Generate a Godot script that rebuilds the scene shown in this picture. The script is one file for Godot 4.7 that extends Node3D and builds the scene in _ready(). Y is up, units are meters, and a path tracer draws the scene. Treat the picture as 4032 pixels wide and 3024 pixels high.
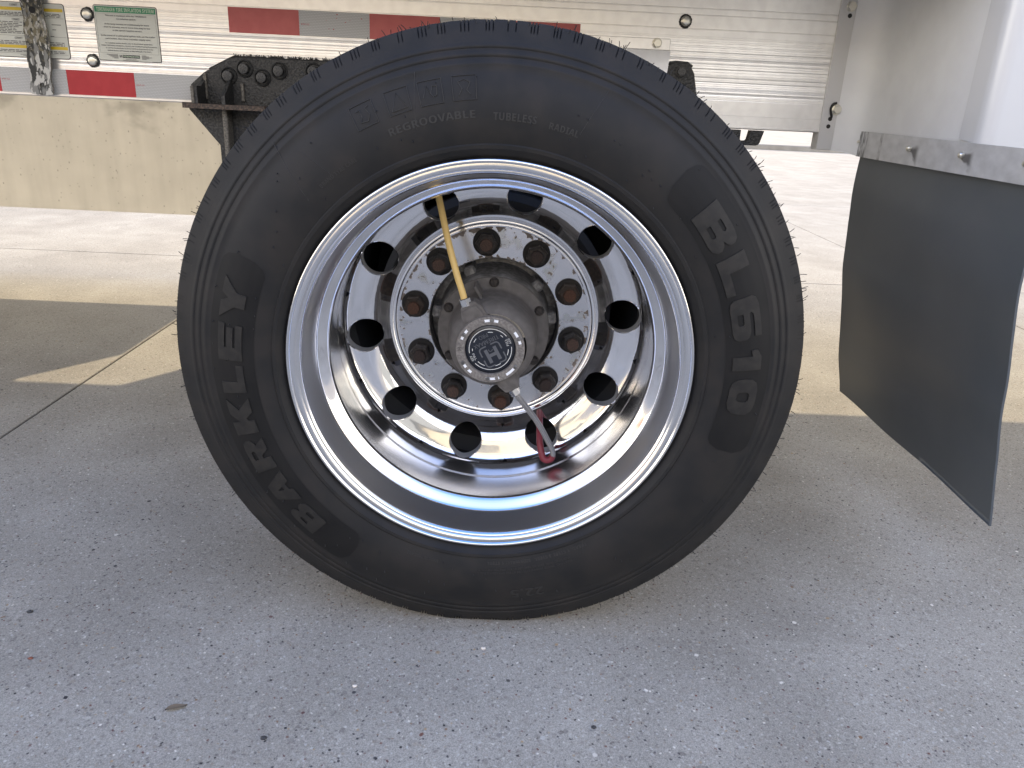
extends Node3D
# A dual wheel of a parked semi trailer, seen from standing height close by. Wheel axis runs along z, trailer along x.

const AX := 0.465          # height of the axle
const BZ := -0.770         # face of the near frame beam
const SKY_TOP := Color(0.235, 0.355, 0.545)
const SKY_LOW := Color(0.98, 0.94, 0.86)

var rng := RandomNumberGenerator.new()
var M := {}
var taken := {}
var font_bold: Font
var font_plain: Font

# ------------------------------------------------------------------ mesh building
class MB:
	var v := PackedVector3Array()
	var n := PackedVector3Array()
	var uv := PackedVector2Array()
	var idx := PackedInt32Array()

	func vert(p: Vector3, nn: Vector3, t := Vector2.ZERO) -> int:
		v.append(p); n.append(nn); uv.append(t)
		return v.size() - 1

	func face(a: int, b: int, c: int) -> void:      # turned so that its front agrees with its normals
		var g: Vector3 = (v[b] - v[a]).cross(v[c] - v[a])
		if g.dot(n[a] + n[b] + n[c]) > 0.0:
			idx.append(a); idx.append(c); idx.append(b)
		else:
			idx.append(a); idx.append(b); idx.append(c)

	func tri(a: Vector3, b: Vector3, c: Vector3, nn: Vector3) -> void:
		face(vert(a, nn), vert(b, nn), vert(c, nn))

	func quad(a: Vector3, b: Vector3, c: Vector3, d: Vector3, out: Vector3) -> void:
		var nn := (b - a).cross(c - a)
		if nn.length_squared() < 1e-18:
			nn = (c - a).cross(d - a)
		nn = nn.normalized()
		if nn.dot(out) < 0.0:
			nn = -nn
		var i := vert(a, nn, Vector2(0, 1)); var j := vert(b, nn, Vector2(1, 1)); var k := vert(c, nn, Vector2(1, 0)); var l := vert(d, nn, Vector2(0, 0))
		face(i, j, k); face(i, k, l)

	func box(lo: Vector3, hi: Vector3, bev := 0.0) -> void:
		var c := (lo + hi) * 0.5
		var h := (hi - lo) * 0.5
		var b: float = min(bev, min(h.x, min(h.y, h.z)) * 0.9)
		for ax in 3:
			for s in [-1.0, 1.0]:
				var u := (ax + 1) % 3; var w := (ax + 2) % 3
				var q := []
				for k in [[-1, -1], [1, -1], [1, 1], [-1, 1]]:
					var p := Vector3.ZERO
					p[ax] = h[ax] * s; p[u] = (h[u] - b) * k[0]; p[w] = (h[w] - b) * k[1]
					q.append(c + p)
				var o := Vector3.ZERO; o[ax] = s
				quad(q[0], q[1], q[2], q[3], o)
		if b <= 0.0:
			return
		for ax in 3:
			var u := (ax + 1) % 3; var w := (ax + 2) % 3
			for su in [-1.0, 1.0]:
				for sw in [-1.0, 1.0]:
					var q := []
					for k in [[-1, 0], [1, 0], [1, 1], [-1, 1]]:
						var p := Vector3.ZERO
						p[ax] = (h[ax] - b) * k[0]
						p[u] = (h[u] if k[1] == 0 else h[u] - b) * su
						p[w] = (h[w] - b if k[1] == 0 else h[w]) * sw
						q.append(c + p)
					var o := Vector3.ZERO; o[u] = su; o[w] = sw
					quad(q[0], q[1], q[2], q[3], o)
		for sx in [-1.0, 1.0]:
			for sy in [-1.0, 1.0]:
				for sz in [-1.0, 1.0]:
					var o := Vector3(sx, sy, sz)
					tri(c + Vector3((h.x) * sx, (h.y - b) * sy, (h.z - b) * sz), c + Vector3((h.x - b) * sx, h.y * sy, (h.z - b) * sz), c + Vector3((h.x - b) * sx, (h.y - b) * sy, h.z * sz), o.normalized())

	# profile of (r, z), walked from the outside at the back over the front to the inside; turned about the z axis through c
	func lathe(pr: Array, seg: int, c: Vector3, crease := 0.5, ureps := 1.0, a0 := 0.0, a1 := TAU) -> void:
		var m := pr.size()
		var sn := []
		var arc := [0.0]
		for i in m - 1:
			var d: Vector2 = pr[i + 1] - pr[i]
			sn.append(Vector2(d.y, -d.x).normalized())
			arc.append(arc[i] + d.length())
		for i in m - 1:
			var na: Vector2 = sn[i]; var nb: Vector2 = sn[i]
			if i > 0 and sn[i - 1].dot(sn[i]) > cos(crease): na = (sn[i - 1] + sn[i]).normalized()
			if i < m - 2 and sn[i + 1].dot(sn[i]) > cos(crease): nb = (sn[i + 1] + sn[i]).normalized()
			var base := v.size()
			for k in seg + 1:
				var t: float = a0 + (a1 - a0) * k / seg
				var cs := cos(t); var ss := sin(t)
				vert(c + Vector3(pr[i].x * cs, pr[i].x * ss, pr[i].y), Vector3(na.x * cs, na.x * ss, na.y), Vector2(ureps * k / seg, arc[i]))
				vert(c + Vector3(pr[i + 1].x * cs, pr[i + 1].x * ss, pr[i + 1].y), Vector3(nb.x * cs, nb.x * ss, nb.y), Vector2(ureps * k / seg, arc[i + 1]))
			for k in seg:
				var p := base + 2 * k
				if pr[i].x > 1e-6: face(p, p + 2, p + 3)
				if pr[i + 1].x > 1e-6: face(p, p + 3, p + 1)
				elif pr[i].x > 1e-6: pass

	func tube(pts: Array, r: float, seg := 10, vscale := 20.0, cap := true) -> void:
		var m := pts.size()
		var up := Vector3(0.31, 0.2, 0.93)
		var base := v.size()
		var run := 0.0
		for i in m:
			var t: Vector3 = (pts[min(i + 1, m - 1)] - pts[max(i - 1, 0)]).normalized()
			var s := t.cross(up).normalized()
			up = s.cross(t).normalized()
			if i > 0: run += (pts[i] - pts[i - 1]).length()
			for k in seg + 1:
				var a := TAU * k / seg
				var nn := s * cos(a) + up * sin(a)
				vert(pts[i] + nn * r, nn, Vector2(float(k) / seg, run * vscale))
		for i in m - 1:
			for k in seg:
				var p := base + i * (seg + 1) + k
				face(p, p + 1, p + seg + 2); face(p, p + seg + 2, p + seg + 1)
		if cap:
			for e in [0, m - 1]:
				var t: Vector3 = (pts[min(e + 1, m - 1)] - pts[max(e - 1, 0)]).normalized() * (-1.0 if e == 0 else 1.0)
				var q: Vector3 = pts[e]
				for k in seg:
					tri(q, v[base + e * (seg + 1) + k], v[base + e * (seg + 1) + k + 1], t)

	# a flat outline given in two axes o + x*ex + y*ey, thickness along ex x ey (front at the outline), with an optional bevel
	func plate(poly: PackedVector2Array, o: Vector3, ex: Vector3, ey: Vector3, th: float, uvs := Rect2(0, 0, 1, 1)) -> void:
		var ez := ex.cross(ey).normalized()
		var tr := Geometry2D.triangulate_polygon(poly)
		var fb := v.size()
		for p in poly:
			vert(o + ex * p.x + ey * p.y, ez, Vector2((p.x - uvs.position.x) / uvs.size.x, 1.0 - (p.y - uvs.position.y) / uvs.size.y))
		var bb := v.size()
		for p in poly:
			vert(o + ex * p.x + ey * p.y - ez * th, -ez)
		for i in range(0, tr.size(), 3):
			face(fb + tr[i], fb + tr[i + 1], fb + tr[i + 2])
			face(bb + tr[i], bb + tr[i + 1], bb + tr[i + 2])
		var cw := Geometry2D.is_polygon_clockwise(poly)
		for i in poly.size():
			var a := poly[i]; var b := poly[(i + 1) % poly.size()]
			var d := (b - a).normalized()
			var out2 := Vector2(d.y, -d.x)
			if cw: out2 = -out2
			var A := o + ex * a.x + ey * a.y; var B := o + ex * b.x + ey * b.y
			quad(A, B, B - ez * th, A - ez * th, ex * out2.x + ey * out2.y)

	func hexa(c: Vector3, axis: Vector3, across: float, h: float, turn := 0.0, seg := 6, top := 1.0) -> void:
		var ez := axis.normalized()
		var ex := ez.cross(Vector3(0.02, 1, 0.01)).normalized()
		var ey := ez.cross(ex)
		var R := across * 0.5 / cos(PI / seg)
		for k in seg:
			var a := turn + TAU * k / seg; var b := turn + TAU * (k + 1) / seg
			var da := ex * cos(a) + ey * sin(a); var db := ex * cos(b) + ey * sin(b)
			var ch: float = min(h * 0.16, R * 0.12)
			quad(c + da * R, c + db * R, c + db * R + ez * (h - ch), c + da * R + ez * (h - ch), da + db)
			quad(c + da * R + ez * (h - ch), c + db * R + ez * (h - ch), c + db * (R - ch) * top + ez * h, c + da * (R - ch) * top + ez * h, da + db + ez)
			tri(c + ez * h, c + da * (R - ch) * top + ez * h, c + db * (R - ch) * top + ez * h, ez)

	func merge(o: MB, x := Transform3D()) -> void:
		var b := v.size()
		for i in o.v.size():
			v.append(x * o.v[i]); n.append((x.basis * o.n[i]).normalized()); uv.append(o.uv[i])
		for i in o.idx:
			idx.append(b + i)


func node(called: String, parts: Array, parent: Node3D, at := Vector3.ZERO) -> MeshInstance3D:
	# parts: builder, material, builder, material ...
	var mesh := ArrayMesh.new()
	for i in range(0, parts.size(), 2):
		var b: MB = parts[i]
		if b.idx.is_empty():
			continue
		var a := []
		a.resize(Mesh.ARRAY_MAX)
		a[Mesh.ARRAY_VERTEX] = b.v; a[Mesh.ARRAY_NORMAL] = b.n; a[Mesh.ARRAY_TEX_UV] = b.uv; a[Mesh.ARRAY_INDEX] = b.idx
		mesh.add_surface_from_arrays(Mesh.PRIMITIVE_TRIANGLES, a)
		mesh.surface_set_material(mesh.get_surface_count() - 1, parts[i + 1])
	var m := MeshInstance3D.new()
	m.mesh = mesh
	m.position = at
	put(m, called, parent)
	return m

func put(m: Node3D, called: String, parent: Node) -> void:
	var key := str(parent.get_instance_id()) + called
	var k: int = taken.get(key, 0)
	taken[key] = k + 1
	m.name = called if k == 0 else "%s_%03d" % [called, k]
	parent.add_child(m, true)

func copy(o: MeshInstance3D, called: String, parent: Node3D, x: Transform3D) -> MeshInstance3D:
	var c: MeshInstance3D = o.duplicate()
	c.transform = x
	put(c, called, parent)
	return c

func tag(o: Node, label: String, category := "", group := "", kind := "") -> void:
	if label: o.set_meta("label", label)
	if category: o.set_meta("category", category)
	if group: o.set_meta("group", group)
	if kind: o.set_meta("kind", kind)

# ------------------------------------------------------------------ lettering
func glyphs(text: String, depth := 0.0, bold := true, step := 3.0) -> MB:
	var t := TextMesh.new()
	t.font = font_bold if bold else font_plain
	t.text = text; t.font_size = 48; t.pixel_size = 0.02; t.depth = depth; t.curve_step = step
	t.horizontal_alignment = HORIZONTAL_ALIGNMENT_CENTER
	var a := t.get_mesh_arrays()
	var b := MB.new()
	b.v = a[0]; b.n = a[1]
	b.uv.resize(b.v.size())
	b.idx = a[12]
	return b

func bounds(b: MB) -> Rect2:
	var r := Rect2(b.v[0].x, b.v[0].y, 0, 0)
	for p in b.v:
		r = r.expand(Vector2(p.x, p.y))
	return r

# flat text fitted to width w (or to cap height h when w is 0), centred at c, on the plane ex, ey
func flat_text(into: MB, text: String, c: Vector3, w: float, h: float, ex := Vector3.RIGHT, ey := Vector3.UP, bold := true, step := 3.0) -> void:
	var g := glyphs(text, 0.0, bold, step)
	if g.v.is_empty():
		return
	var r := bounds(g)
	var sx: float = w / r.size.x if w > 0.0 else h / r.size.y
	var sy: float = h / r.size.y if h > 0.0 else sx
	var ez := ex.cross(ey)
	var base := into.v.size()
	for p in g.v:
		var q := Vector2((p.x - r.get_center().x) * sx, (p.y - r.get_center().y) * sy)
		into.vert(c + ex * q.x + ey * q.y, ez)
	for i in range(0, g.idx.size(), 3):
		into.face(base + g.idx[i], base + g.idx[i + 1], base + g.idx[i + 2])

# ------------------------------------------------------------------ materials
func mat(c: Color, rough := 0.6, metal := 0.0) -> StandardMaterial3D:   # c in linear, real-world values
	var m := StandardMaterial3D.new()
	m.albedo_color = c.linear_to_srgb()
	m.roughness = rough
	m.metallic = metal
	return m

func noise_tex(freq: float, lo: Color, hi: Color, sd: int, size := 256, octaves := 4, stretch := 1.0, a := 0.25, b := 0.75) -> Texture2D:
	var f := FastNoiseLite.new()
	f.seed = sd; f.frequency = freq; f.fractal_octaves = octaves; f.noise_type = FastNoiseLite.TYPE_SIMPLEX_SMOOTH
	var im := Image.create(size, size, false, Image.FORMAT_RGB8)
	var L := lo.linear_to_srgb(); var H := hi.linear_to_srgb()
	for y in size:
		var wy := float(y) / size
		for x in size:
			var wx := float(x) / size
			# four taps blended so that the picture repeats without a seam
			var p := f.get_noise_2d(x, y * stretch) * (1 - wx) * (1 - wy) + f.get_noise_2d(x - size, y * stretch) * wx * (1 - wy) + f.get_noise_2d(x, (y - size) * stretch) * (1 - wx) * wy + f.get_noise_2d(x - size, (y - size) * stretch) * wx * wy
			var t := clampf((p * 1.1 + 0.5 - a) / (b - a), 0.0, 1.0)
			im.set_pixel(x, y, L.lerp(H, t))
	return ImageTexture.create_from_image(im)

func textured(m: StandardMaterial3D, t: Texture2D, per_metre: float, world := false) -> StandardMaterial3D:
	m.albedo_texture = t
	m.albedo_color = Color.WHITE
	m.uv1_triplanar = true
	m.uv1_world_triplanar = world
	m.uv1_scale = Vector3.ONE * per_metre
	return m

func rough_map(m: StandardMaterial3D, t: Texture2D) -> void:
	m.roughness_texture = t
	m.roughness = 1.0
	m.roughness_texture_channel = BaseMaterial3D.TEXTURE_CHANNEL_GREEN

func concrete_picture(side: int, sd: int) -> ImageTexture:
	var r := RandomNumberGenerator.new()
	r.seed = sd
	var low := Image.create(24, 24, false, Image.FORMAT_RGB8)
	for y in 24:
		for x in 24:
			var k := r.randf_range(0.35, 0.65)
			low.set_pixel(x, y, Color(k, k, k))
	low.resize(side, side, Image.INTERPOLATE_CUBIC)
	var lb := low.get_data()
	var d := PackedByteArray()
	d.resize(side * side * 3)
	for i in side * side:
		var k := 150 + (int(lb[i * 3]) - 128) * 0.16 + (r.randi() % 45) - 22
		d[i * 3] = int(k + 2); d[i * 3 + 1] = int(k); d[i * 3 + 2] = int(k - 4)
	var tones := [[98, 94, 92], [112, 107, 104], [104, 102, 103], [126, 121, 116], [184, 182, 178], [196, 194, 190], [176, 174, 172], [144, 134, 122], [138, 130, 127], [168, 166, 164], [192, 194, 196], [158, 152, 146]]
	var strong := [[44, 42, 44], [56, 50, 50], [48, 46, 50], [104, 66, 58], [214, 211, 204], [226, 224, 219], [124, 96, 74], [62, 58, 64], [92, 62, 62], [160, 138, 110], [36, 36, 42]]
	for n in 190000:
		var big := n > 172000
		var rr := r.randf_range(0.7, 1.8) if big else r.randf_range(0.7, 1.9)
		if n < 14000: rr = r.randf_range(1.8, 4.2)
		if n > 189650: rr = r.randf_range(2.0, 3.6)
		var c: Array = strong[r.randi() % strong.size()] if big else tones[r.randi() % tones.size()]
		var share := r.randf_range(0.6, 1.0) if big else r.randf_range(0.3, 0.8)
		if n < 14000: share *= 0.6
		var cx := r.randi() % side; var cy := r.randi() % side
		var sq := r.randf_range(0.45, 1.0); var an := r.randf() * PI
		var ca := cos(an); var sa := sin(an)
		var q := int(ceil(rr))
		for dy in range(-q, q + 1):
			for dx in range(-q, q + 1):
				var u := (dx * ca + dy * sa) / rr; var w := (-dx * sa + dy * ca) / (rr * sq)
				if u * u + w * w <= 1.0:
					var i := (((cy + dy + side) % side) * side + (cx + dx + side) % side) * 3
					for k in 3:
						d[i + k] = int(lerpf(d[i + k], c[k], share))
	return ImageTexture.create_from_image(Image.create_from_data(side, side, false, Image.FORMAT_RGB8, d))

func make_materials() -> void:
	M.concrete = mat(Color(0.985, 0.95, 0.86), 0.86)
	M.concrete.albedo_texture = concrete_picture(2048, 11)
	M.concrete.uv1_triplanar = true
	M.concrete.uv1_world_triplanar = true
	M.concrete.uv1_scale = Vector3.ONE / 2.3
	M.concrete.detail_enabled = true
	M.concrete.detail_blend_mode = BaseMaterial3D.BLEND_MODE_MUL
	M.concrete.detail_uv_layer = BaseMaterial3D.DETAIL_UV_2
	M.concrete.detail_albedo = noise_tex(0.016, Color(0.86, 0.85, 0.84), Color(1, 1, 1), 61, 256, 5)
	M.concrete.uv2_triplanar = true
	M.concrete.uv2_world_triplanar = true
	M.concrete.uv2_scale = Vector3.ONE * 0.31
	M.joint = mat(Color(0.035, 0.033, 0.032), 0.9)
	M.rubber = textured(mat(Color.WHITE, 0.62), noise_tex(0.012, Color(0.0125, 0.0128, 0.0135), Color(0.0205, 0.0190, 0.0178), 3, 512, 6), 2.1)
	M.pad = textured(mat(Color.WHITE, 0.66), noise_tex(0.02, Color(0.0055, 0.0056, 0.006), Color(0.0092, 0.0090, 0.0090), 4), 2.0)
	M.letter = textured(mat(Color.WHITE, 0.6), noise_tex(0.03, Color(0.0155, 0.0150, 0.0145), Color(0.0245, 0.0230, 0.0210), 5), 6.0)
	for k in [M.rubber, M.pad, M.letter]: k.metallic_specular = 0.36
	M.faint = mat(Color(0.0185, 0.0178, 0.0170), 0.64)
	M.hair = mat(Color(0.008, 0.008, 0.009), 0.6)
	M.chrome = mat(Color(0.86, 0.86, 0.87), 0.05, 1.0)
	rough_map(M.chrome, noise_tex(0.02, Color(0.003, 0.003, 0.003), Color(0.013, 0.013, 0.013), 6, 256, 4))
	M.chrome.uv1_triplanar = true
	M.chrome.uv1_scale = Vector3.ONE * 5.0
	M.lip = mat(Color(0.78, 0.78, 0.785), 0.13, 1.0)
	M.barrel = mat(Color(0.66, 0.66, 0.67), 0.30, 1.0)
	M.barrel_deep = mat(Color(0.78, 0.77, 0.76), 0.24, 1.0)
	M.hole_wall = mat(Color(0.45, 0.45, 0.46), 0.5, 0.5)
	M.drum = mat(Color(0.06, 0.061, 0.065), 0.7, 0.2)
	M.dark_steel = mat(Color(0.020, 0.019, 0.019), 0.6, 0.2)
	M.rusty = textured(mat(Color.WHITE, 0.62, 0.25), noise_tex(0.05, Color(0.014, 0.012, 0.011), Color(0.036, 0.029, 0.025), 7), 14.0)
	M.flange = mat(Color(0.010, 0.009, 0.0085), 0.8, 0.0)
	M.stud = textured(mat(Color.WHITE, 0.85), noise_tex(0.06, Color(0.030, 0.018, 0.014), Color(0.075, 0.042, 0.029), 8), 22.0)
	M.hub = textured(mat(Color.WHITE, 0.74, 0.1), noise_tex(0.03, Color(0.088, 0.081, 0.076), Color(0.122, 0.112, 0.105), 9, 256, 5), 7.0)
	M.hubring = textured(mat(Color.WHITE, 0.5, 0.3), noise_tex(0.05, Color(0.15, 0.138, 0.130), Color(0.24, 0.225, 0.21), 10), 14.0)
	M.hubdark = textured(mat(Color.WHITE, 0.5, 0.4), noise_tex(0.04, Color(0.09, 0.088, 0.086), Color(0.22, 0.215, 0.21), 12), 8.0)
	M.white = mat(Color(0.80, 0.82, 0.86), 0.35)
	M.gauge = mat(Color(0.012, 0.015, 0.022), 0.22)
	M.print_white = mat(Color(0.72, 0.72, 0.70), 0.5)
	M.print_grey = mat(Color(0.085, 0.09, 0.10), 0.5)
	M.yellow = mat(Color(0.62, 0.43, 0.15), 0.5)
	M.red = mat(Color(0.16, 0.012, 0.02), 0.5)
	M.nickel = mat(Color(0.75, 0.74, 0.72), 0.16, 1.0)
	# woven hose
	var im := Image.create(32, 64, false, Image.FORMAT_RGB8)
	for y in 64:
		for x in 32:
			var u := (x * 2 + y) % 16; var w := (x * 2 - y + 64) % 16
			var k := 0.34 + 0.22 * (1.0 if u < 8 else 0.0) * (1.0 if (y / 8) % 2 == 0 else 0.55) + 0.2 * (1.0 if w < 8 else 0.0) * (1.0 if (y / 8) % 2 == 1 else 0.5)
			im.set_pixel(x, y, Color(k, k * 0.985, k * 0.97))
	M.braid = mat(Color.WHITE, 0.45, 0.35)
	M.braid.albedo_texture = ImageTexture.create_from_image(im)
	M.braid.uv1_scale = Vector3(2, 4, 1)
	# polished nut plate with flaking edge
	var fl := FastNoiseLite.new(); fl.seed = 21; fl.frequency = 0.05; fl.fractal_octaves = 5; fl.fractal_gain = 0.62; fl.noise_type = FastNoiseLite.TYPE_PERLIN
	var f2 := FastNoiseLite.new(); f2.seed = 22; f2.frequency = 0.012; f2.fractal_octaves = 3
	var pc := Image.create(640, 640, false, Image.FORMAT_RGB8)
	var pm := Image.create(640, 640, false, Image.FORMAT_RGB8)
	for y in 640:
		for x in 640:
			var p := Vector2(x - 319.5, 319.5 - y) / 640.0 * 0.36
			var rr := p.length()
			var e := fl.get_noise_2d(x, y)
			var w := f2.get_noise_2d(x, y)
			var edge: float = max(smoothstep(0.156, 0.169, rr), 0.85 * (1.0 - smoothstep(0.114, 0.126, rr)))
			var side := 0.55 + 0.45 * sin(p.angle() * 1.0 - 0.4 + 2.0 * w)
			var flake := smoothstep(0.33, 0.40, e * 0.95 + edge * 0.46 * side + w * 0.26)
			var stain := smoothstep(0.1, 0.5, w + e * 0.3)
			var c := Color(0.66, 0.66, 0.67).lerp(Color(0.40, 0.42, 0.44), stain * 0.7)
			c = c.lerp(Color(0.085, 0.06, 0.05).lerp(Color(0.28, 0.25, 0.22), clampf(e + 0.5, 0, 1) * 0.6), flake)
			pc.set_pixel(x, y, c.linear_to_srgb())
			pm.set_pixel(x, y, Color(0, lerpf(0.17 + 0.12 * stain, 0.8, flake), 1.0 - 0.9 * flake))
	M.plate = mat(Color.WHITE, 1.0, 1.0)
	M.plate.albedo_texture = ImageTexture.create_from_image(pc)
	var pmt := ImageTexture.create_from_image(pm)
	M.plate.roughness_texture = pmt; M.plate.roughness_texture_channel = BaseMaterial3D.TEXTURE_CHANNEL_GREEN
	M.plate.metallic_texture = pmt; M.plate.metallic_texture_channel = BaseMaterial3D.TEXTURE_CHANNEL_BLUE
	# trailer
	M.alu = textured(mat(Color.WHITE, 0.34, 0.8), noise_tex(0.05, Color(0.80, 0.79, 0.77), Color(0.86, 0.85, 0.83), 13, 256, 5), 2.2)
	M.sheet = textured(mat(Color.WHITE, 0.5, 0.08), noise_tex(0.03, Color(0.72, 0.73, 0.74), Color(0.76, 0.77, 0.78), 14, 256, 5), 1.5)
	M.post = mat(Color(0.60, 0.60, 0.60), 0.5, 0.3)
	M.white_panel = mat(Color(0.60, 0.61, 0.62), 0.34, 0.1)
	M.skirt = textured(mat(Color.WHITE, 0.7), noise_tex(0.03, Color(0.485, 0.465, 0.43), Color(0.515, 0.495, 0.457), 15, 256, 5), 1.2)
	var fs := FastNoiseLite.new(); fs.seed = 71; fs.frequency = 0.02; fs.fractal_octaves = 5
	var sp := RandomNumberGenerator.new(); sp.seed = 72
	var sk := Image.create(1024, 160, false, Image.FORMAT_RGB8)
	for y in 160:
		for x in 1024:
			var k := 1.0 + 0.09 * fs.get_noise_2d(x, y) + 0.10 * fs.get_noise_2d(x * 3.0, y * 0.25 + 400)
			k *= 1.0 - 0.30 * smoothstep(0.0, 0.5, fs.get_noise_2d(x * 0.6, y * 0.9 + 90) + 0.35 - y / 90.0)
			sk.set_pixel(x, y, (Color(0.50, 0.495, 0.48) * k).linear_to_srgb())
	for i in 700:
		var px := sp.randi_range(1, 1022); var py := sp.randi_range(1, 158)
		var dk := sp.randf_range(0.72, 0.93)
		for e in sp.randi_range(1, 2):
			var q := Vector2i(mini(px + e / 2, 1023), mini(py + e, 159))
			sk.set_pixelv(q, sk.get_pixelv(q) * dk)
	M.skirt = mat(Color.WHITE, 0.7)
	M.skirt.albedo_texture = ImageTexture.create_from_image(sk)
	M.skirt.backlight_enabled = true
	M.skirt.backlight = Color(0.75, 0.73, 0.68)
	M.black_paint = textured(mat(Color.WHITE, 0.5), noise_tex(0.06, Color(0.012, 0.013, 0.014), Color(0.042, 0.042, 0.042), 16, 256, 5), 9.0)
	M.black_paint.normal_enabled = true
	M.black_paint.normal_texture = bumps(17, 0.13, 2.2)
	M.black_bolt = textured(mat(Color.WHITE, 0.55), noise_tex(0.06, Color(0.035, 0.035, 0.036), Color(0.10, 0.10, 0.10), 18), 20.0)
	M.shelf = textured(mat(Color.WHITE, 0.75), noise_tex(0.05, Color(0.035, 0.028, 0.024), Color(0.12, 0.085, 0.065), 19, 256, 4), 12.0)
	M.rib = textured(mat(Color.WHITE, 0.7), noise_tex(0.05, Color(0.08, 0.075, 0.066), Color(0.19, 0.175, 0.15), 20), 14.0)
	M.tape_red = textured(mat(Color.WHITE, 0.32), noise_tex(0.02, Color(0.40, 0.014, 0.026), Color(0.43, 0.018, 0.030), 23), 5.0)
	M.tape_red_faded = textured(mat(Color.WHITE, 0.42), noise_tex(0.02, Color(0.47, 0.095, 0.092), Color(0.50, 0.108, 0.104), 24), 5.0)
	var hx := Image.create(96, 96, false, Image.FORMAT_RGB8)
	for y in 96:
		for x in 96:
			var row := y / 8
			var px := fposmod(x + (4.0 if row % 2 == 1 else 0.0), 8.0)
			var lit: bool = absf(px - 4.0) + absf(fposmod(y, 8.0) - 4.0) < 3.4
			var k := 0.77 if lit else 0.64
			hx.set_pixel(x, y, Color(k, k * 1.005, k * 1.01))
	M.tape_white = textured(mat(Color.WHITE, 0.34), ImageTexture.create_from_image(hx), 26.0)
	M.decal = mat(Color(0.62, 0.63, 0.57), 0.42)
	M.decal_green = mat(Color(0.035, 0.26, 0.125), 0.4)
	M.decal_yellow = mat(Color(0.66, 0.47, 0.035), 0.4)
	M.ink = mat(Color(0.10, 0.10, 0.10), 0.5)
	M.ink_black = mat(Color(0.012, 0.01, 0.02), 0.4)
	M.ink_grey = mat(Color(0.30, 0.30, 0.28), 0.5)
	M.ink_pale = mat(Color(0.55, 0.66, 0.50), 0.5)
	M.ink_red = mat(Color(0.42, 0.08, 0.08), 0.5)
	M.bolt = mat(Color(0.72, 0.70, 0.62), 0.28, 0.8)
	M.hole = mat(Color(0.012, 0.012, 0.013), 0.8)
	var fn := FastNoiseLite.new(); fn.seed = 25; fn.frequency = 0.03; fn.fractal_octaves = 5
	var st := Image.create(96, 384, false, Image.FORMAT_RGB8)
	for y in 384:
		for x in 96:
			var t := y / 384.0
			var e := fn.get_noise_2d(x * 1.6, y * 0.8)
			var c := Color(0.045, 0.045, 0.042).lerp(Color(0.17, 0.15, 0.10), smoothstep(0.0, 0.5, e + 0.5 * (1.0 - absf(t - 0.3) * 4.0)))
			c = c.lerp(Color(0.34, 0.32, 0.27), smoothstep(0.25, 0.4, fn.get_noise_2d(x * 2.0 + 90, y * 1.1 + 40) + 0.25 * (1.0 - absf(t - 0.28) * 5.0)))
			c = c.lerp(Color(0.22, 0.22, 0.21), smoothstep(0.0, 0.3, fn.get_noise_2d(x * 1.0 + 300, y * 0.35) + 0.5 * (t - 0.6)))
			c = c.lerp(Color(0.52, 0.51, 0.48), smoothstep(0.30, 0.40, fn.get_noise_2d(x * 1.5 + 500, y * 0.5) + 0.30 * smoothstep(0.45, 0.8, t) + (0.14 if x > 66 else 0.0) - (0.1 if t < 0.4 else 0.0)))
			st.set_pixel(x, y, c.linear_to_srgb())
	M.strap = mat(Color.WHITE, 0.8)
	M.strap.albedo_texture = ImageTexture.create_from_image(st)
	M.flap = textured(mat(Color.WHITE, 0.42), noise_tex(0.012, Color(0.068, 0.081, 0.094), Color(0.080, 0.092, 0.104), 26, 256, 4), 1.2)
	# clamp bar with grime behind each bolt
	var cb := Image.create(512, 48, false, Image.FORMAT_RGB8)
	for y in 48:
		for x in 512:
			var e := fn.get_noise_2d(x * 0.8, y * 1.2)
			var c := Color(0.56, 0.565, 0.57) * (1.0 + 0.2 * e)
			for s in [190.0, 336.0, 478.0]:
				var u: float = (x - s) / 30.0
				if u > -0.1 and u < 1.0:
					var w := absf(y - 22.0 - 5.0 * u) / (4.0 + 17.0 * u)
					c = c.lerp(Color(0.07, 0.065, 0.062), clampf((1.0 - w) * 1.6 + e * 1.2, 0.0, 0.85) * smoothstep(1.0, 0.55, u) if w < 1.3 else 0.0)
			if x < 46:
				c = c.lerp(Color(0.08, 0.08, 0.08), clampf(0.25 + 0.75 * fn.get_noise_2d(x * 4.0, y * 0.9 + 90) * 2.0, 0.0, 0.8) * smoothstep(46, 26, x))
			if x > 82 and x < 92:
				c = c.lerp(Color(0.1, 0.1, 0.1), clampf(e + 0.3, 0, 0.7))
			cb.set_pixel(x, y, Color(maxf(c.r, 0.02), maxf(c.g, 0.02), maxf(c.b, 0.02)).linear_to_srgb())
	M.clamp = mat(Color.WHITE, 0.5, 0.2)
	M.clamp.albedo_texture = ImageTexture.create_from_image(cb)

func bumps(sd: int, freq: float, strength: float) -> Texture2D:
	var f := FastNoiseLite.new(); f.seed = sd; f.frequency = freq; f.fractal_octaves = 3
	var im := Image.create(128, 128, false, Image.FORMAT_RGB8)
	for y in 128:
		for x in 128:
			var wx := x / 128.0; var wy := y / 128.0
			var k := 0.5 + 0.5 * (f.get_noise_2d(x, y) * (1 - wx) * (1 - wy) + f.get_noise_2d(x - 128, y) * wx * (1 - wy) + f.get_noise_2d(x, y - 128) * (1 - wx) * wy + f.get_noise_2d(x - 128, y - 128) * wx * wy)
			im.set_pixel(x, y, Color(k, k, k))
	im.bump_map_to_normal_map(strength)
	return ImageTexture.create_from_image(im)

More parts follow.
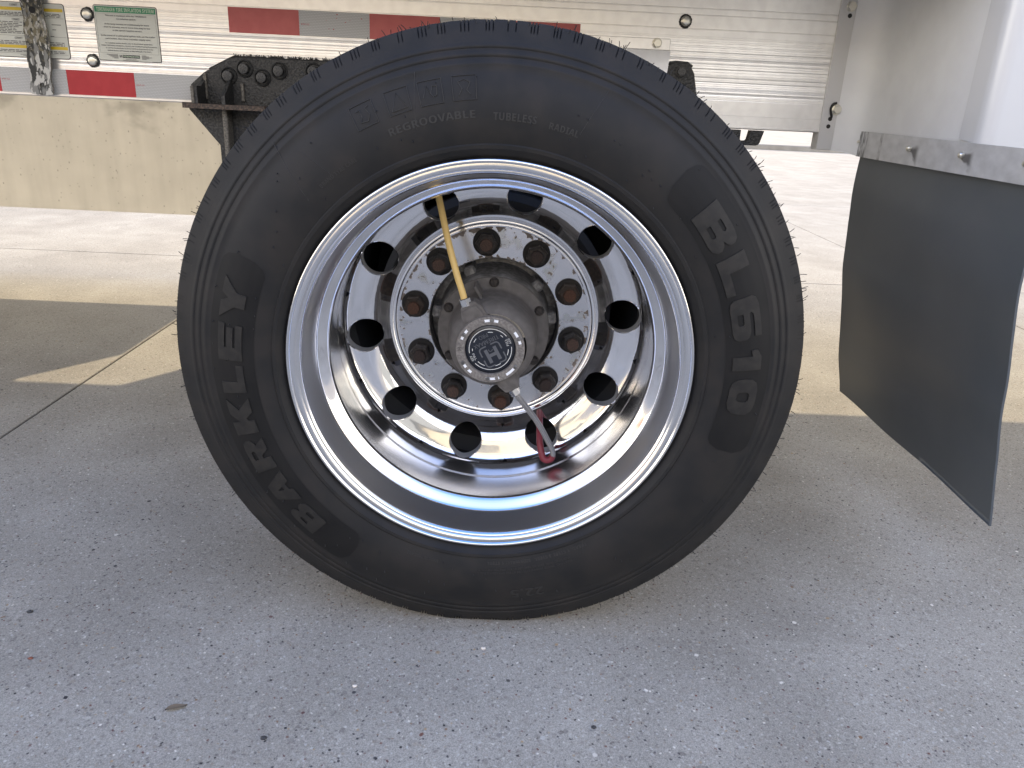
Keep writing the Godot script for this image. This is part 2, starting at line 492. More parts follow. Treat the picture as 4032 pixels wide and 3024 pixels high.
# ------------------------------------------------------------------ the tyre
# front of the side wall: (radius, z)
const WALL := [[0.470, -0.0345], [0.4665, -0.0285], [0.461, -0.0250], [0.452, -0.0205], [0.4450, -0.0172], [0.4425, -0.0158], [0.4400, -0.0136], [0.4380, -0.0130], [0.4362, -0.0138], [0.4325, -0.0122], [0.4300, -0.0096], [0.4275, -0.0090], [0.4255, -0.0098], [0.4215, -0.0080], [0.4190, -0.0055], [0.4165, -0.0048], [0.4140, -0.0050], [0.405, -0.0010], [0.395, 0.0035], [0.380, 0.0080], [0.365, 0.0105], [0.350, 0.0110], [0.335, 0.0092], [0.325, 0.0062], [0.3195, 0.0045], [0.3175, 0.0062], [0.3130, 0.0055], [0.3105, 0.0020], [0.3060, -0.0020], [0.3015, -0.0075], [0.2990, -0.0160]]

func wall_z(r: float) -> float:
	for i in WALL.size() - 1:
		if r <= WALL[i][0] and r >= WALL[i + 1][0]:
			return lerpf(WALL[i][1], WALL[i + 1][1], (WALL[i][0] - r) / (WALL[i][0] - WALL[i + 1][0]))
	return -0.0345

func on_wall(ang: float, r: float, lift: float) -> Vector3:
	return Vector3(r * cos(ang), r * sin(ang), wall_z(r) + lift)

func wall_normal(r: float, ang: float) -> Vector3:
	var d := (wall_z(r + 0.004) - wall_z(r - 0.004)) / 0.008
	var n2 := Vector2(-d, 1.0).normalized()
	return Vector3(n2.x * cos(ang), n2.x * sin(ang), n2.y)

func flatten_on_ground(b: MB) -> void:
	for i in b.v.size():
		if b.v[i].y < -AX + 0.001:
			b.v[i].y = -AX + 0.001

func tyre_mesh() -> MB:
	var b := MB.new()
	# shoulder with sipes: angles with four samples for each cut
	var ang := []
	var cut := []
	var groups := 98
	rng.seed = 5
	for g in groups:
		var g0 := TAU * g / groups + rng.randf_range(-0.0038, 0.0030) / 0.47
		var odd := rng.randf()
		for k in 3:
			var a := g0 + (k * 0.0048 + rng.randf_range(-0.0008, 0.0008)) / 0.47
			var w := 0.0008 / 0.47
			for q in [[-w * 1.3, 0.0], [-w, 1.0], [w, 1.0], [w * 1.3, 0.0]]:
				ang.append(a + q[0]); cut.append(q[1] * (0.0 if (odd < 0.16 and k == 1) or (odd > 0.88 and k == 2) else 1.0))
		for k in 3:
			ang.append(g0 + (0.0150 + 0.0040 * k) / 0.47); cut.append(0.0)
	ang.append(ang[0] + TAU); cut.append(cut[0])
	var rows := [[0.4735, -0.085, 0.0, 1.0, 0.0], [0.4735, -0.064, 0.5, 1.0, 0.0], [0.4730, -0.052, 1.0, 1.0, 0.1], [0.4718, -0.042, 1.0, 0.8, 0.5], [0.4700, -0.0345, 1.0, 0.5, 0.85], [0.4665, -0.0285, 1.0, 0.4, 0.9], [0.4610, -0.0250, 0.9, 0.4, 0.9], [0.4565, -0.0227, 0.0, 0.4, 0.9], [0.4520, -0.0205, 0.0, 0.4, 0.9]]
	var w0 := rows.size()
	var base := b.v.size()
	for i in ang.size():
		var cs := cos(ang[i]); var ss := sin(ang[i])
		for q in rows:
			var n2 := Vector2(q[3], q[4]).normalized()
			var dep: float = 0.0055 * q[2] * cut[i]
			var r: float = q[0] - n2.x * dep
			var z: float = q[1] - n2.y * dep
			b.vert(Vector3(r * cs, r * ss, z), Vector3(n2.x * cs, n2.x * ss, n2.y), Vector2(ang[i], q[0]))
	for i in ang.size() - 1:
		for k in w0 - 1:
			var p := base + i * w0 + k
			b.face(p, p + 1, p + w0 + 1); b.face(p, p + w0 + 1, p + w0)
	# side wall
	var pr := []
	for q in WALL:
		if q[0] <= 0.4521: pr.append(Vector2(q[0], q[1]))
	b.lathe(pr, 240, Vector3.ZERO, 0.75)
	# tread with four grooves, and the far side wall
	var back := [Vector2(0.300, -0.262), Vector2(0.315, -0.276), Vector2(0.35, -0.286), Vector2(0.40, -0.280), Vector2(0.445, -0.266), Vector2(0.468, -0.252), Vector2(0.4735, -0.236)]
	for gz in [-0.208, -0.165, -0.122]:
		back += [Vector2(0.475, gz - 0.006), Vector2(0.464, gz - 0.004), Vector2(0.464, gz + 0.004), Vector2(0.475, gz + 0.006)]
	back.append(Vector2(0.4735, -0.085))
	b.lathe(back, 160, Vector3.ZERO, 0.5)
	flatten_on_ground(b)
	return b

func hairs() -> MB:
	var b := MB.new()
	rng.seed = 77
	for i in 230:
		var a := rng.randf() * TAU
		if sin(a) * 0.48 + AX < 0.02: continue
		var tr := rng.randf()
		var r0 := 0.4665 if tr < 0.35 else 0.4725
		var z0 := -0.0285 if tr < 0.35 else rng.randf_range(-0.075, -0.036)
		var L := rng.randf_range(0.004, 0.0105)
		var out := Vector3(cos(a), sin(a), rng.randf_range(-0.1, 0.55)).normalized()
		var side := Vector3(-sin(a), cos(a), 0) * rng.randf_range(-0.45, 0.45)
		var p0 := Vector3(r0 * cos(a), r0 * sin(a), z0)
		var d := (out + side).normalized()
		var p1 := p0 + d * L * 0.55
		var p2 := p1 + (d + side * 0.6).normalized() * L * 0.45
		b.tube([p0 - d * 0.001, p1, p2], 0.00048, 4, 1.0, false)
	# moulding nubs on the side wall
	for i in 90:
		var a := rng.randf() * TAU
		var r := rng.randf_range(0.325, 0.41)
		var p := on_wall(a, r, 0.0)
		var n := wall_normal(r, a)
		b.tube([p, p + n * rng.randf_range(0.0015, 0.004) + Vector3(0.001, -0.002, 0)], 0.0006, 4, 1.0, false)
	return b

# heavy block letters: outline and holes in a unit box
const BLOCK := {
	"B": [[0, 0, 0, 1, 0.74, 1, 0.90, 0.95, 0.97, 0.83, 0.97, 0.68, 0.90, 0.57, 0.82, 0.52, 0.93, 0.46, 1, 0.34, 1, 0.19, 0.92, 0.05, 0.76, 0], [0.37, 0.64, 0.37, 0.78, 0.62, 0.78, 0.65, 0.71, 0.62, 0.64], [0.37, 0.22, 0.37, 0.38, 0.64, 0.38, 0.67, 0.30, 0.64, 0.22]],
	"A": [[0, 0, 0.30, 1, 0.70, 1, 1, 0, 0.64, 0, 0.59, 0.18, 0.41, 0.18, 0.36, 0], [0.44, 0.38, 0.5, 0.66, 0.56, 0.38]],
	"R": [[0, 0, 0, 1, 0.74, 1, 0.91, 0.95, 0.98, 0.82, 0.98, 0.60, 0.91, 0.48, 0.81, 0.42, 1, 0, 0.62, 0, 0.47, 0.36, 0.37, 0.36, 0.37, 0], [0.37, 0.58, 0.37, 0.77, 0.61, 0.77, 0.65, 0.72, 0.65, 0.63, 0.61, 0.58]],
	"K": [[0, 0, 0, 1, 0.36, 1, 0.36, 0.62, 0.60, 1, 1, 1, 0.69, 0.53, 1, 0, 0.59, 0, 0.43, 0.33, 0.36, 0.25, 0.36, 0]],
	"L": [[0, 0, 0, 1, 0.40, 1, 0.40, 0.30, 1, 0.30, 1, 0]],
	"E": [[0, 0, 0, 1, 1, 1, 1, 0.73, 0.36, 0.73, 0.36, 0.63, 0.92, 0.63, 0.92, 0.37, 0.36, 0.37, 0.36, 0.27, 1, 0.27, 1, 0]],
	"Y": [[0, 1, 0.39, 1, 0.5, 0.70, 0.61, 1, 1, 1, 0.68, 0.40, 0.68, 0, 0.32, 0, 0.32, 0.40]],
	"6": [[0.22, 0, 0.07, 0.05, 0, 0.18, 0, 0.80, 0.07, 0.94, 0.22, 1, 0.94, 1, 0.94, 0.77, 0.43, 0.77, 0.37, 0.72, 0.37, 0.63, 0.80, 0.63, 0.94, 0.57, 1, 0.45, 1, 0.19, 0.94, 0.06, 0.79, 0], [0.37, 0.21, 0.37, 0.42, 0.60, 0.42, 0.64, 0.38, 0.64, 0.25, 0.60, 0.21]],
	"1": [[0.30, 0, 0.30, 0.68, 0, 0.64, 0, 0.86, 0.36, 1, 1, 1, 1, 0]],
	"0": [[0.30, 0, 0.12, 0.07, 0.02, 0.24, 0, 0.5, 0.02, 0.76, 0.12, 0.93, 0.30, 1, 0.70, 1, 0.88, 0.93, 0.98, 0.76, 1, 0.5, 0.98, 0.24, 0.88, 0.07, 0.70, 0], [0.42, 0.28, 0.37, 0.36, 0.36, 0.5, 0.37, 0.64, 0.42, 0.72, 0.58, 0.72, 0.63, 0.64, 0.64, 0.5, 0.63, 0.36, 0.58, 0.28]],
}

func outline(flat: Array) -> PackedVector2Array:
	var p := PackedVector2Array()
	for i in range(0, flat.size(), 2): p.append(Vector2(flat[i], flat[i + 1]))
	return p

# one raised block letter on the side wall, angles in degrees from its left edge to its right edge
func wall_letter(ch: String, a_left: float, a_right: float, r0: float, r1: float, lift: float) -> MB:
	var b := MB.new()
	var at := func(q: Vector2, h: float) -> Vector3:
		return on_wall(deg_to_rad(lerpf(a_left, a_right, q.x)), lerpf(r0, r1, q.y), h)
	var shape: Array = BLOCK[ch]
	var outer := outline(shape[0])
	for i in 5:
		for k in 8:
			var cell := PackedVector2Array([Vector2(i / 5.0, k / 8.0), Vector2((i + 1) / 5.0, k / 8.0), Vector2((i + 1) / 5.0, (k + 1) / 8.0), Vector2(i / 5.0, (k + 1) / 8.0)])
			var pieces := Geometry2D.intersect_polygons(outer, cell)
			for h in range(1, shape.size()):
				var left := []
				for q in pieces: left.append_array(Geometry2D.clip_polygons(q, outline(shape[h])))
				pieces = []
				for q in left: pieces.append(q)
			for q in pieces:
				var tr := Geometry2D.triangulate_polygon(q)
				var base := b.v.size()
				for e in q:
					var rr := lerpf(r0, r1, e.y)
					b.vert(at.call(e, lift), wall_normal(rr, deg_to_rad(lerpf(a_left, a_right, e.x))))
				for t in range(0, tr.size(), 3): b.face(base + tr[t], base + tr[t + 1], base + tr[t + 2])
	for s in shape:
		var p := outline(s)
		var cw := Geometry2D.is_polygon_clockwise(p)
		for i in p.size():
			var A := p[i]; var B := p[(i + 1) % p.size()]
			for k in 4:
				var e := A.lerp(B, k / 4.0); var f := A.lerp(B, (k + 1) / 4.0)
				var d := f - e
				var n2 := Vector2(d.y, -d.x) * (-1.0 if cw else 1.0) * (1.0 if s == shape[0] else -1.0)
				var out: Vector3 = at.call(e + n2.normalized() * 0.01, 0.0) - at.call(e, 0.0)
				b.quad(at.call(e, lift), at.call(f, lift), at.call(f, -0.001), at.call(e, -0.001), out)
	return b

# text laid on the side wall, read clockwise, tops outwards (flip: read anticlockwise)
func wall_text(text: String, a_mid: float, w: float, r0: float, h: float, lift: float) -> MB:
	var g := glyphs(text, 0.1, true, 2.0)
	var r := bounds(g)
	var out := MB.new()
	for i in g.v.size():
		var p: Vector3 = g.v[i]
		var x := (p.x - r.get_center().x) / r.size.x * w
		var y := (p.y - r.position.y) / r.size.y * h
		var rr := r0 + y
		var a := a_mid - x / (r0 + h * 0.5)
		var up := p.z > 0.0
		out.vert(on_wall(a, rr, lift if up else -0.001), wall_normal(rr, a) if absf(g.n[i].z) > 0.5 else (Vector3(sin(a), -cos(a), 0) * g.n[i].x + Vector3(cos(a), sin(a), 0) * g.n[i].y).normalized())
	for i in range(0, g.idx.size(), 3):
		out.face(g.idx[i], g.idx[i + 1], g.idx[i + 2])
	return out

func wall_patch(a0: float, a1: float, r0: float, r1: float, lift: float, round_off := 0.02) -> MB:
	# a rounded band on the side wall from angle a0 to a1
	var b := MB.new()
	var nu := 90; var nv := 14
	for i in nu + 1:
		var a := lerpf(a0, a1, float(i) / nu)
		var d: float = min(absf(a - a0), absf(a1 - a)) * 0.375
		var k := 0.0
		if d < round_off: k = round_off - sqrt(max(0.0, round_off * round_off - (round_off - d) * (round_off - d)))
		for j in nv + 1:
			var r := lerpf(r0 + k, r1 - k, float(j) / nv)
			b.vert(on_wall(a, r, lift), wall_normal(r, a), Vector2(float(i) / nu, float(j) / nv))
	for i in nu:
		for j in nv:
			var p := i * (nv + 1) + j
			b.face(p, p + 1, p + nv + 2); b.face(p, p + nv + 2, p + nv + 1)
	return b

# ------------------------------------------------------------------ the rim
const DISC := [[0.1850, -0.2620], [0.1875, -0.2602], [0.1915, -0.2570], [0.1965, -0.2525], [0.2015, -0.2478], [0.2065, -0.2434], [0.2120, -0.2395], [0.2190, -0.2358], [0.2285, -0.2323], [0.2400, -0.2291], [0.2480, -0.2266], [0.2535, -0.2238], [0.2570, -0.2200], [0.2590, -0.2140]]

func disc_z(r: float) -> float:
	var n := DISC.size()
	for i in n - 1:
		if r <= DISC[i + 1][0] or i == n - 2:
			var p0: Array = DISC[max(i - 1, 0)]; var p1: Array = DISC[i]; var p2: Array = DISC[i + 1]; var p3: Array = DISC[min(i + 2, n - 1)]
			var h: float = p2[0] - p1[0]
			var t: float = (r - p1[0]) / h
			var m1: float = (p2[1] - p0[1]) / (p2[0] - p0[0]) * h
			var m2: float = (p3[1] - p1[1]) / (p3[0] - p1[0]) * h
			var t2 := t * t; var t3 := t2 * t
			return (2 * t3 - 3 * t2 + 1) * p1[1] + (t3 - 2 * t2 + t) * m1 + (-2 * t3 + 3 * t2) * p2[1] + (t3 - t2) * m2
	return 0.0

func disc_vert(b: MB, r: float, a: float) -> int:
	var ra: float = minf(r + 0.0006, 0.259); var rb: float = maxf(r - 0.0006, 0.185)
	var d: float = (disc_z(ra) - disc_z(rb)) / (ra - rb)
	var n2 := Vector2(-d, 1.0).normalized()
	return b.vert(Vector3(r * cos(a), r * sin(a), disc_z(r)), Vector3(n2.x * cos(a), n2.x * sin(a), n2.y))

func disc_mesh(hole_at: float, walls: MB) -> MB:
	var b := MB.new()
	var lo := 0.1955; var hi := 0.2580
	# plain rings inside and outside the hand holes
	for band in [[0.185, lo, 16], [hi, 0.259, 2]]:
		var seg := 240
		var base := b.v.size()
		for i in band[2] + 1:
			var r: float = lerpf(band[0], band[1], float(i) / band[2])
			for k in seg + 1:
				disc_vert(b, r, TAU * k / seg)
		for i in band[2]:
			for k in seg:
				var p: int = base + i * (seg + 1) + k
				b.face(p, p + 1, p + seg + 2); b.face(p, p + seg + 2, p + seg + 1)
	var hc := 0.2270; var hr := 0.0305
	var half := PI / 10
	for s in 10:
		var ac: float = hole_at + s * PI / 5
		var m := 72; var kk := 10
		var base := b.v.size()
		var rim_ring := []
		for i in m + 1:
			var t := TAU * i / m
			var dir := Vector2(cos(t), sin(t))            # x outward, y along the turn
			# to the border of the sector
			var ex: float = (hi - hc) / dir.x if dir.x > 1e-6 else ((lo - hc) / dir.x if dir.x < -1e-6 else 1e9)
			var ey: float = half / absf(dir.y) if absf(dir.y) > 1e-6 else 1e9
			var e: float = min(ex, ey * 0.2270)
			var outer := Vector2(hc + dir.x * e, dir.y * e / 0.2270)
			if ey * 0.2270 <= ex: outer.y = half * signf(dir.y)
			var px := hc + hr * dir.x; var py := hr * dir.y
			var inner := Vector2(sqrt(px * px + py * py), atan2(py, px))
			rim_ring.append(inner)
			for k in kk + 1:
				var f := pow(float(k) / kk, 1.3)
				var q := inner.lerp(outer, f)
				disc_vert(b, clampf(q.x, 0.185, 0.259), ac + q.y)
		for i in m:
			for k in kk:
				var p := base + i * (kk + 1) + k
				b.face(p, p + 1, p + kk + 2); b.face(p, p + kk + 2, p + kk + 1)
		# chamfer and wall of the hole
		for i in m:
			var q := []
			for j in [i, i + 1]:
				var c := Vector2(hc, 0)
				var t: float = TAU * j / m
				var o: Vector2 = rim_ring[j]
				var p3 := Vector3(o.x * cos(ac + o.y), o.x * sin(ac + o.y), disc_z(o.x))
				var cen := Vector3(hc * cos(ac), hc * sin(ac), p3.z)
				var inn := (cen - p3).normalized()
				q.append([p3, p3 + inn * 0.0012 + Vector3(0, 0, -0.0012), p3 + inn * 0.0012 + Vector3(0, 0, -0.022), inn])
			b.quad(q[0][0], q[1][0], q[1][1], q[0][1], q[0][3] + Vector3(0, 0, 1))
			walls.quad(q[0][1], q[1][1], q[1][2], q[0][2], q[0][3])
	return b

func spline(p: Array, per := 8) -> Array:
	var out := []
	for i in p.size() - 1:
		var a: Vector3 = p[max(i - 1, 0)]; var b: Vector3 = p[i]; var c: Vector3 = p[i + 1]; var d: Vector3 = p[min(i + 2, p.size() - 1)]
		for k in per:
			out.append(b.cubic_interpolate(c, a, d, float(k) / per))
	out.append(p[-1])
	return out

func ring_arc(b: MB, c: Vector3, r: float, w: float, a0: float, a1: float, z: float) -> void:
	var m: int = max(4, int(absf(a1 - a0) / 0.06))
	var base := b.v.size()
	for i in m + 1:
		var a := lerpf(a0, a1, float(i) / m)
		var d := Vector3(cos(a), sin(a), 0)
		b.vert(c + d * (r - w * 0.5) + Vector3(0, 0, z), Vector3.BACK)
		b.vert(c + d * (r + w * 0.5) + Vector3(0, 0, z), Vector3.BACK)
	for i in m:
		var p := base + 2 * i
		b.face(p, p + 1, p + 3); b.face(p, p + 3, p + 2)

func build_wheel(trailer: Node3D) -> void:
	var w := Node3D.new()
	w.position = Vector3(0, AX, 0)
	put(w, "wheel", trailer)
	w.set_meta("label", "outer dual wheel with black tyre on a polished dished aluminium rim")
	node("tyre", [tyre_mesh(), M.rubber], w)
	var hr := node("rubber_hair", [hairs(), M.hair], w)
	hr.set_meta("kind", "stuff")
	# lettering pads and raised letters
	node("lettering_pad", [wall_patch(deg_to_rad(156.0), deg_to_rad(236.5), 0.3425, 0.4085, 0.0006), M.pad], w)
	node("lettering_pad", [wall_patch(deg_to_rad(-17.2), deg_to_rad(49.6), 0.3425, 0.4110, 0.0006), M.pad], w)
	var spans := [["B", 226.4, 218.6], ["A", 217.6, 208.6], ["R", 207.4, 199.2], ["K", 197.6, 188.9], ["L", 187.4, 180.8], ["E", 179.7, 171.4], ["Y", 170.2, 161.2]]
	for q in spans:
		node("raised_letter", [wall_letter(q[0], q[1], q[2], 0.3595, 0.3955, 0.0021), M.letter], w)
	spans = [["B", 41.3, 31.4], ["L", 29.5, 21.0], ["6", 19.8, 10.2], ["1", 7.6, 3.0], ["0", 0.9, -7.7]]
	for q in spans:
		node("raised_letter", [wall_letter(q[0], q[1], q[2], 0.3525, 0.3960, 0.0021), M.letter], w)
	# small raised print
	var sm := MB.new()
	for t in [["REGROOVABLE", 104.4, 0.116, 0.3520, 0.0095], ["TUBELESS", 86.7, 0.057, 0.3490, 0.0095], ["RADIAL", 76.0, 0.040, 0.3470, 0.0085], ["BRAND TYRE CARE", 127.8, 0.062, 0.3440, 0.0055], ["MADE IN THAILAND", 253.0, 0.052, 0.3310, 0.0050], ["TREAD: 1 STEEL 3 STEEL   SIDEWALL: 1 STEEL", 285.5, 0.165, 0.3250, 0.0048], ["MAX LOAD SINGLE 2800 KG 6175 LBS AT 830 KPA 120 PSI COLD", 281.5, 0.155, 0.3420, 0.0040], ["MAX LOAD DUAL 2650 KG 5840 LBS AT 830 KPA 120 PSI COLD", 281.5, 0.150, 0.3360, 0.0040], ["22.5", 281.0, 0.055, 0.3780, 0.0200]]:
		sm.merge(wall_text(t[0], deg_to_rad(t[1]), t[2], t[3], t[4], 0.0006))
	# four pictograms in frames
	for k in 4:
		var a := deg_to_rad([117.0, 109.9, 103.4, 96.9][k])
		var r0 := 0.3745; var r1 := 0.4045; var hw := 0.0155 / 0.39
		for e in [[-1.0, 0], [1.0, 0], [0, -1.0], [0, 1.0]]:
			var pts := []
			for j in 9:
				var f := j / 8.0
				pts.append(on_wall(a + hw * e[0], lerpf(r0, r1, f), 0.0006) if e[1] == 0 else on_wall(a + hw * (2 * f - 1), r0 if e[1] < 0 else r1, 0.0006))
			sm.tube(pts, 0.0005, 5, 1.0, false)
		var marks: Array = [[[0.6, 0.75], [0.2, 0.75], [0.2, 0.45], [0.5, 0.25], [-0.2, 0.2], [-0.5, 0.45], [-0.3, 0.75], [-0.6, 0.8]], [[0.7, 0.15], [0.0, 0.85], [-0.7, 0.15], [0.7, 0.15]], [[0.7, 0.3], [0.3, 0.8], [0.0, 0.45], [-0.2, 0.3], [-0.5, 0.35], [-0.6, 0.7], [-0.2, 0.75], [0.0, 0.45]], [[0.5, 0.2], [0.2, 0.45], [0.5, 0.75], [0.0, 0.85], [-0.5, 0.7], [-0.2, 0.4], [-0.5, 0.2]]][k]
		var pts := []
		for q in marks:
			pts.append(on_wall(a - hw * q[0] * -1.0, lerpf(r0, r1, q[1]), 0.0004))
		sm.tube(pts, 0.0007, 5, 1.0, false)
	# thin mould lines
	for q in [[131.5, 0.40, 0.345], [137.0, 0.345, 0.43], [108.0, 0.35, 0.418], [72.5, 0.352, 0.42], [300.0, 0.31, 0.345]]:
		var pts := []
		for j in 8:
			pts.append(on_wall(deg_to_rad(q[0] - 0.35 * j), lerpf(q[1], q[2], j / 7.0), 0.0))
		sm.tube(pts, 0.0005, 4, 1.0, false)
	node("small_print", [sm, M.faint], w)
	# rim: lip, barrel, disc
	var lip := MB.new()
	lip.lathe([Vector2(0.2985, -0.016), Vector2(0.3005, -0.010), Vector2(0.3012, -0.004), Vector2(0.3006, -0.0008), Vector2(0.2990, 0.0010), Vector2(0.2972, 0.0016), Vector2(0.2957, 0.0012), Vector2(0.2949, 0.0000), Vector2(0.2940, -0.0012), Vector2(0.2926, -0.0010), Vector2(0.2900, -0.0009), Vector2(0.2875, -0.0016), Vector2(0.2858, -0.0030), Vector2(0.2848, -0.0042), Vector2(0.2836, -0.0040), Vector2(0.2820, -0.0050), Vector2(0.2803, -0.0068), Vector2(0.2793, -0.0090)], 360, Vector3.ZERO, 0.9)
	node("rim_lip", [lip, M.lip], w)
	var bar := MB.new()
	bar.lathe([Vector2(0.2793, -0.009), Vector2(0.2775, -0.016), Vector2(0.2745, -0.035), Vector2(0.2712, -0.053), Vector2(0.2700, -0.0585)], 360, Vector3.ZERO, 0.5)
	var ch := MB.new()
	ch.lathe([Vector2(0.2700, -0.0585), Vector2(0.2690, -0.0606), Vector2(0.2670, -0.0625), Vector2(0.2640, -0.0648), Vector2(0.2605, -0.0675), Vector2(0.2570, -0.0703), Vector2(0.2545, -0.0726), Vector2(0.2530, -0.0748), Vector2(0.2523, -0.0780)], 360, Vector3.ZERO, 0.9)
	var dp := MB.new()
	dp.lathe([Vector2(0.2523, -0.0780), Vector2(0.2524, -0.0900), Vector2(0.2532, -0.1050), Vector2(0.2545, -0.1220), Vector2(0.2560, -0.1400), Vector2(0.2572, -0.1530), Vector2(0.2577, -0.1580), Vector2(0.2570, -0.1606), Vector2(0.2573, -0.1640), Vector2(0.2582, -0.1800), Vector2(0.2592, -0.2000), Vector2(0.2594, -0.2100), Vector2(0.2590, -0.2140)], 360, Vector3.ZERO, 0.9)
	# weight of the rim behind the barrel, so that it is no bare shell
	var rear := MB.new()
	rear.lathe([Vector2(0.2585, -0.214), Vector2(0.263, -0.235), Vector2(0.272, -0.246), Vector2(0.285, -0.256), Vector2(0.30, -0.262)], 120, Vector3.ZERO, 0.6)
	node("rim_barrel", [bar, M.barrel, ch, M.chrome, dp, M.barrel_deep, rear, M.dark_steel], w)
	var ridge := MB.new()
	ridge.lathe([Vector2(0.1850, -0.2620), Vector2(0.1838, -0.2612), Vector2(0.1822, -0.2592), Vector2(0.1800, -0.2578), Vector2(0.1775, -0.2574), Vector2(0.1752, -0.2582), Vector2(0.1735, -0.2600), Vector2(0.1728, -0.2622), Vector2(0.1715, -0.2630), Vector2(0.1700, -0.2612), Vector2(0.1690, -0.2600)], 300, Vector3.ZERO, 0.9)
	var walls := MB.new()
	var dm := disc_mesh(deg_to_rad(6.8), walls)
	node("rim_disc", [dm, M.chrome, ridge, M.chrome, walls, M.hole_wall], w)
	# nut plate with bore
	var pl := MB.new()
	var seg := 240
	for k in seg + 1:
		var a := TAU * k / seg
		for r in [0.1690, 0.142, 0.1165]:
			pl.vert(Vector3(r * cos(a), r * sin(a), -0.2600), Vector3.BACK, Vector2(0.5 + r * cos(a) / 0.36, 0.5 - r * sin(a) / 0.36))
	for k in seg:
		for j in 2:
			var p := k * 3 + j
			pl.face(p, p + 1, p + 4); pl.face(p, p + 4, p + 3)
	var bore := MB.new()
	bore.lathe([Vector2(0.1165, -0.2600), Vector2(0.1158, -0.2596), Vector2(0.1148, -0.2606), Vector2(0.1142, -0.2640), Vector2(0.1142, -0.285)], 180, Vector3.ZERO, 0.5)
	node("nut_plate", [pl, M.plate, bore, M.hubdark], w)
	# lug nuts
	var fl := MB.new(); var nt := MB.new(); var sd := MB.new()
	fl.lathe([Vector2(0.0240, -0.0005), Vector2(0.0240, 0.0026), Vector2(0.0232, 0.0034), Vector2(0.0205, 0.0038), Vector2(0.0165, 0.0052)], 40, Vector3.ZERO, 0.6)
	nt.hexa(Vector3(0, 0, 0.0050), Vector3.BACK, 0.0325, 0.0230, 0.0, 6, 0.93)
	sd.lathe([Vector2(0.0110, 0.020), Vector2(0.0110, 0.0330), Vector2(0.0100, 0.0350), Vector2(0.0, 0.0352)], 20, Vector3.ZERO, 0.5)
	var studs := [M.stud]
	var nuts := [M.rusty]
	for k in 2:
		var v: StandardMaterial3D = M.stud.duplicate(); v.albedo_color = [Color(0.72, 0.74, 0.78), Color(1.0, 0.86, 0.74)][k]; v.uv1_offset = Vector3(0.3 * k + 0.2, 0.1, 0.5); studs.append(v)
		var u: StandardMaterial3D = M.rusty.duplicate(); u.albedo_color = [Color(0.78, 0.80, 0.82), Color(1.0, 0.9, 0.82)][k]; u.uv1_offset = Vector3(0.2, 0.4 * k + 0.1, 0.3); nuts.append(u)
	var nut0: MeshInstance3D = null
	rng.seed = 3
	for i in 10:
		var a := deg_to_rad(97.05 - 36.0 * i)
		var x := Transform3D(Basis(Vector3.BACK, rng.randf() * TAU), Vector3(0.142875 * cos(a), 0.142875 * sin(a), -0.2600))
		if nut0 == null:
			nut0 = node("lug_nut", [fl, M.flange, nt, M.rusty, sd, M.stud], w)
			nut0.transform = x
		else:
			var c := copy(nut0, "lug_nut", w, x)
			c.set_surface_override_material(2, studs[i % 3]); c.set_surface_override_material(1, nuts[(i * 2 + 1) % 3])
	# hub behind the cap
	var hb := MB.new()
	hb.lathe([Vector2(0.113, -0.330), Vector2(0.113, -0.300), Vector2(0.1010, -0.298), Vector2(0.0985, -0.270), Vector2(0.0965, -0.235), Vector2(0.0950, -0.206), Vector2(0.080, -0.204)], 120, Vector3.ZERO, 0.4)
	for q in [116.0, 44.0, 8.0, -64.0, -136.0, 170.0]:
		var a := deg_to_rad(q)
		var x := Transform3D(Basis(Vector3.BACK, a), Vector3.ZERO)
		var pb := MB.new()
		pb.box(Vector3(0.092, -0.0105, -0.300), Vector3(0.1105, 0.0105, -0.2440), 0.004)
		hb.merge(pb, x)
	node("hub", [hb, M.hubdark], w)
	# hub cap
	var cap := MB.new()
	cap.lathe([Vector2(0.0935, -0.206), Vector2(0.0950, -0.2040), Vector2(0.0950, -0.1985), Vector2(0.0940, -0.1972), Vector2(0.0800, -0.1962), Vector2(0.0768, -0.1945), Vector2(0.0752, -0.1905), Vector2(0.0740, -0.178), Vector2(0.0722, -0.150), Vector2(0.0712, -0.134), Vector2(0.0695, -0.124), Vector2(0.0660, -0.1165), Vector2(0.0610, -0.1125), Vector2(0.0572, -0.1110), Vector2(0.0556, -0.1095)], 140, Vector3.ZERO, 0.9)
	# outlets for the two hoses
	for a in [deg_to_rad(121.0), deg_to_rad(-63.0)]:
		var ob := MB.new()
		ob.plate(PackedVector2Array([Vector2(0.045, -0.021), Vector2(0.066, -0.0185), Vector2(0.0795, -0.0125), Vector2(0.0805, -0.0095), Vector2(0.0805, 0.0095), Vector2(0.0795, 0.0125), Vector2(0.066, 0.0185), Vector2(0.045, 0.021)]), Vector3(0, 0, -0.1095), Vector3(1, 0, 0), Vector3(0, 1, 0), 0.026)
		ob.plate(PackedVector2Array([Vector2(0.050, -0.016), Vector2(0.074, -0.0115), Vector2(0.074, 0.0115), Vector2(0.050, 0.016)]), Vector3(0, 0, -0.1075), Vector3(1, 0, 0), Vector3(0, 1, 0), 0.004)
		ob.plate(PackedVector2Array([Vector2(0.058, -0.020), Vector2(0.092, -0.020), Vector2(0.092, -0.016), Vector2(0.058, -0.016)]), Vector3(0, 0, -0.1500), Vector3(1, 0, 0), Vector3(0, 1, 0), 0.046)
		cap.merge(ob, Transform3D(Basis(Vector3.BACK, a), Vector3.ZERO))
	node("hub_cap", [cap, M.hub], w)
	var cb := MB.new()
	cb.hexa(Vector3.ZERO, Vector3.BACK, 0.0125, 0.0062, 0.3)
	cb.lathe([Vector2(0.0085, 0.0), Vector2(0.0085, 0.0012), Vector2(0.0, 0.0012)], 20, Vector3.ZERO, 0.5)
	var cb0: MeshInstance3D = null
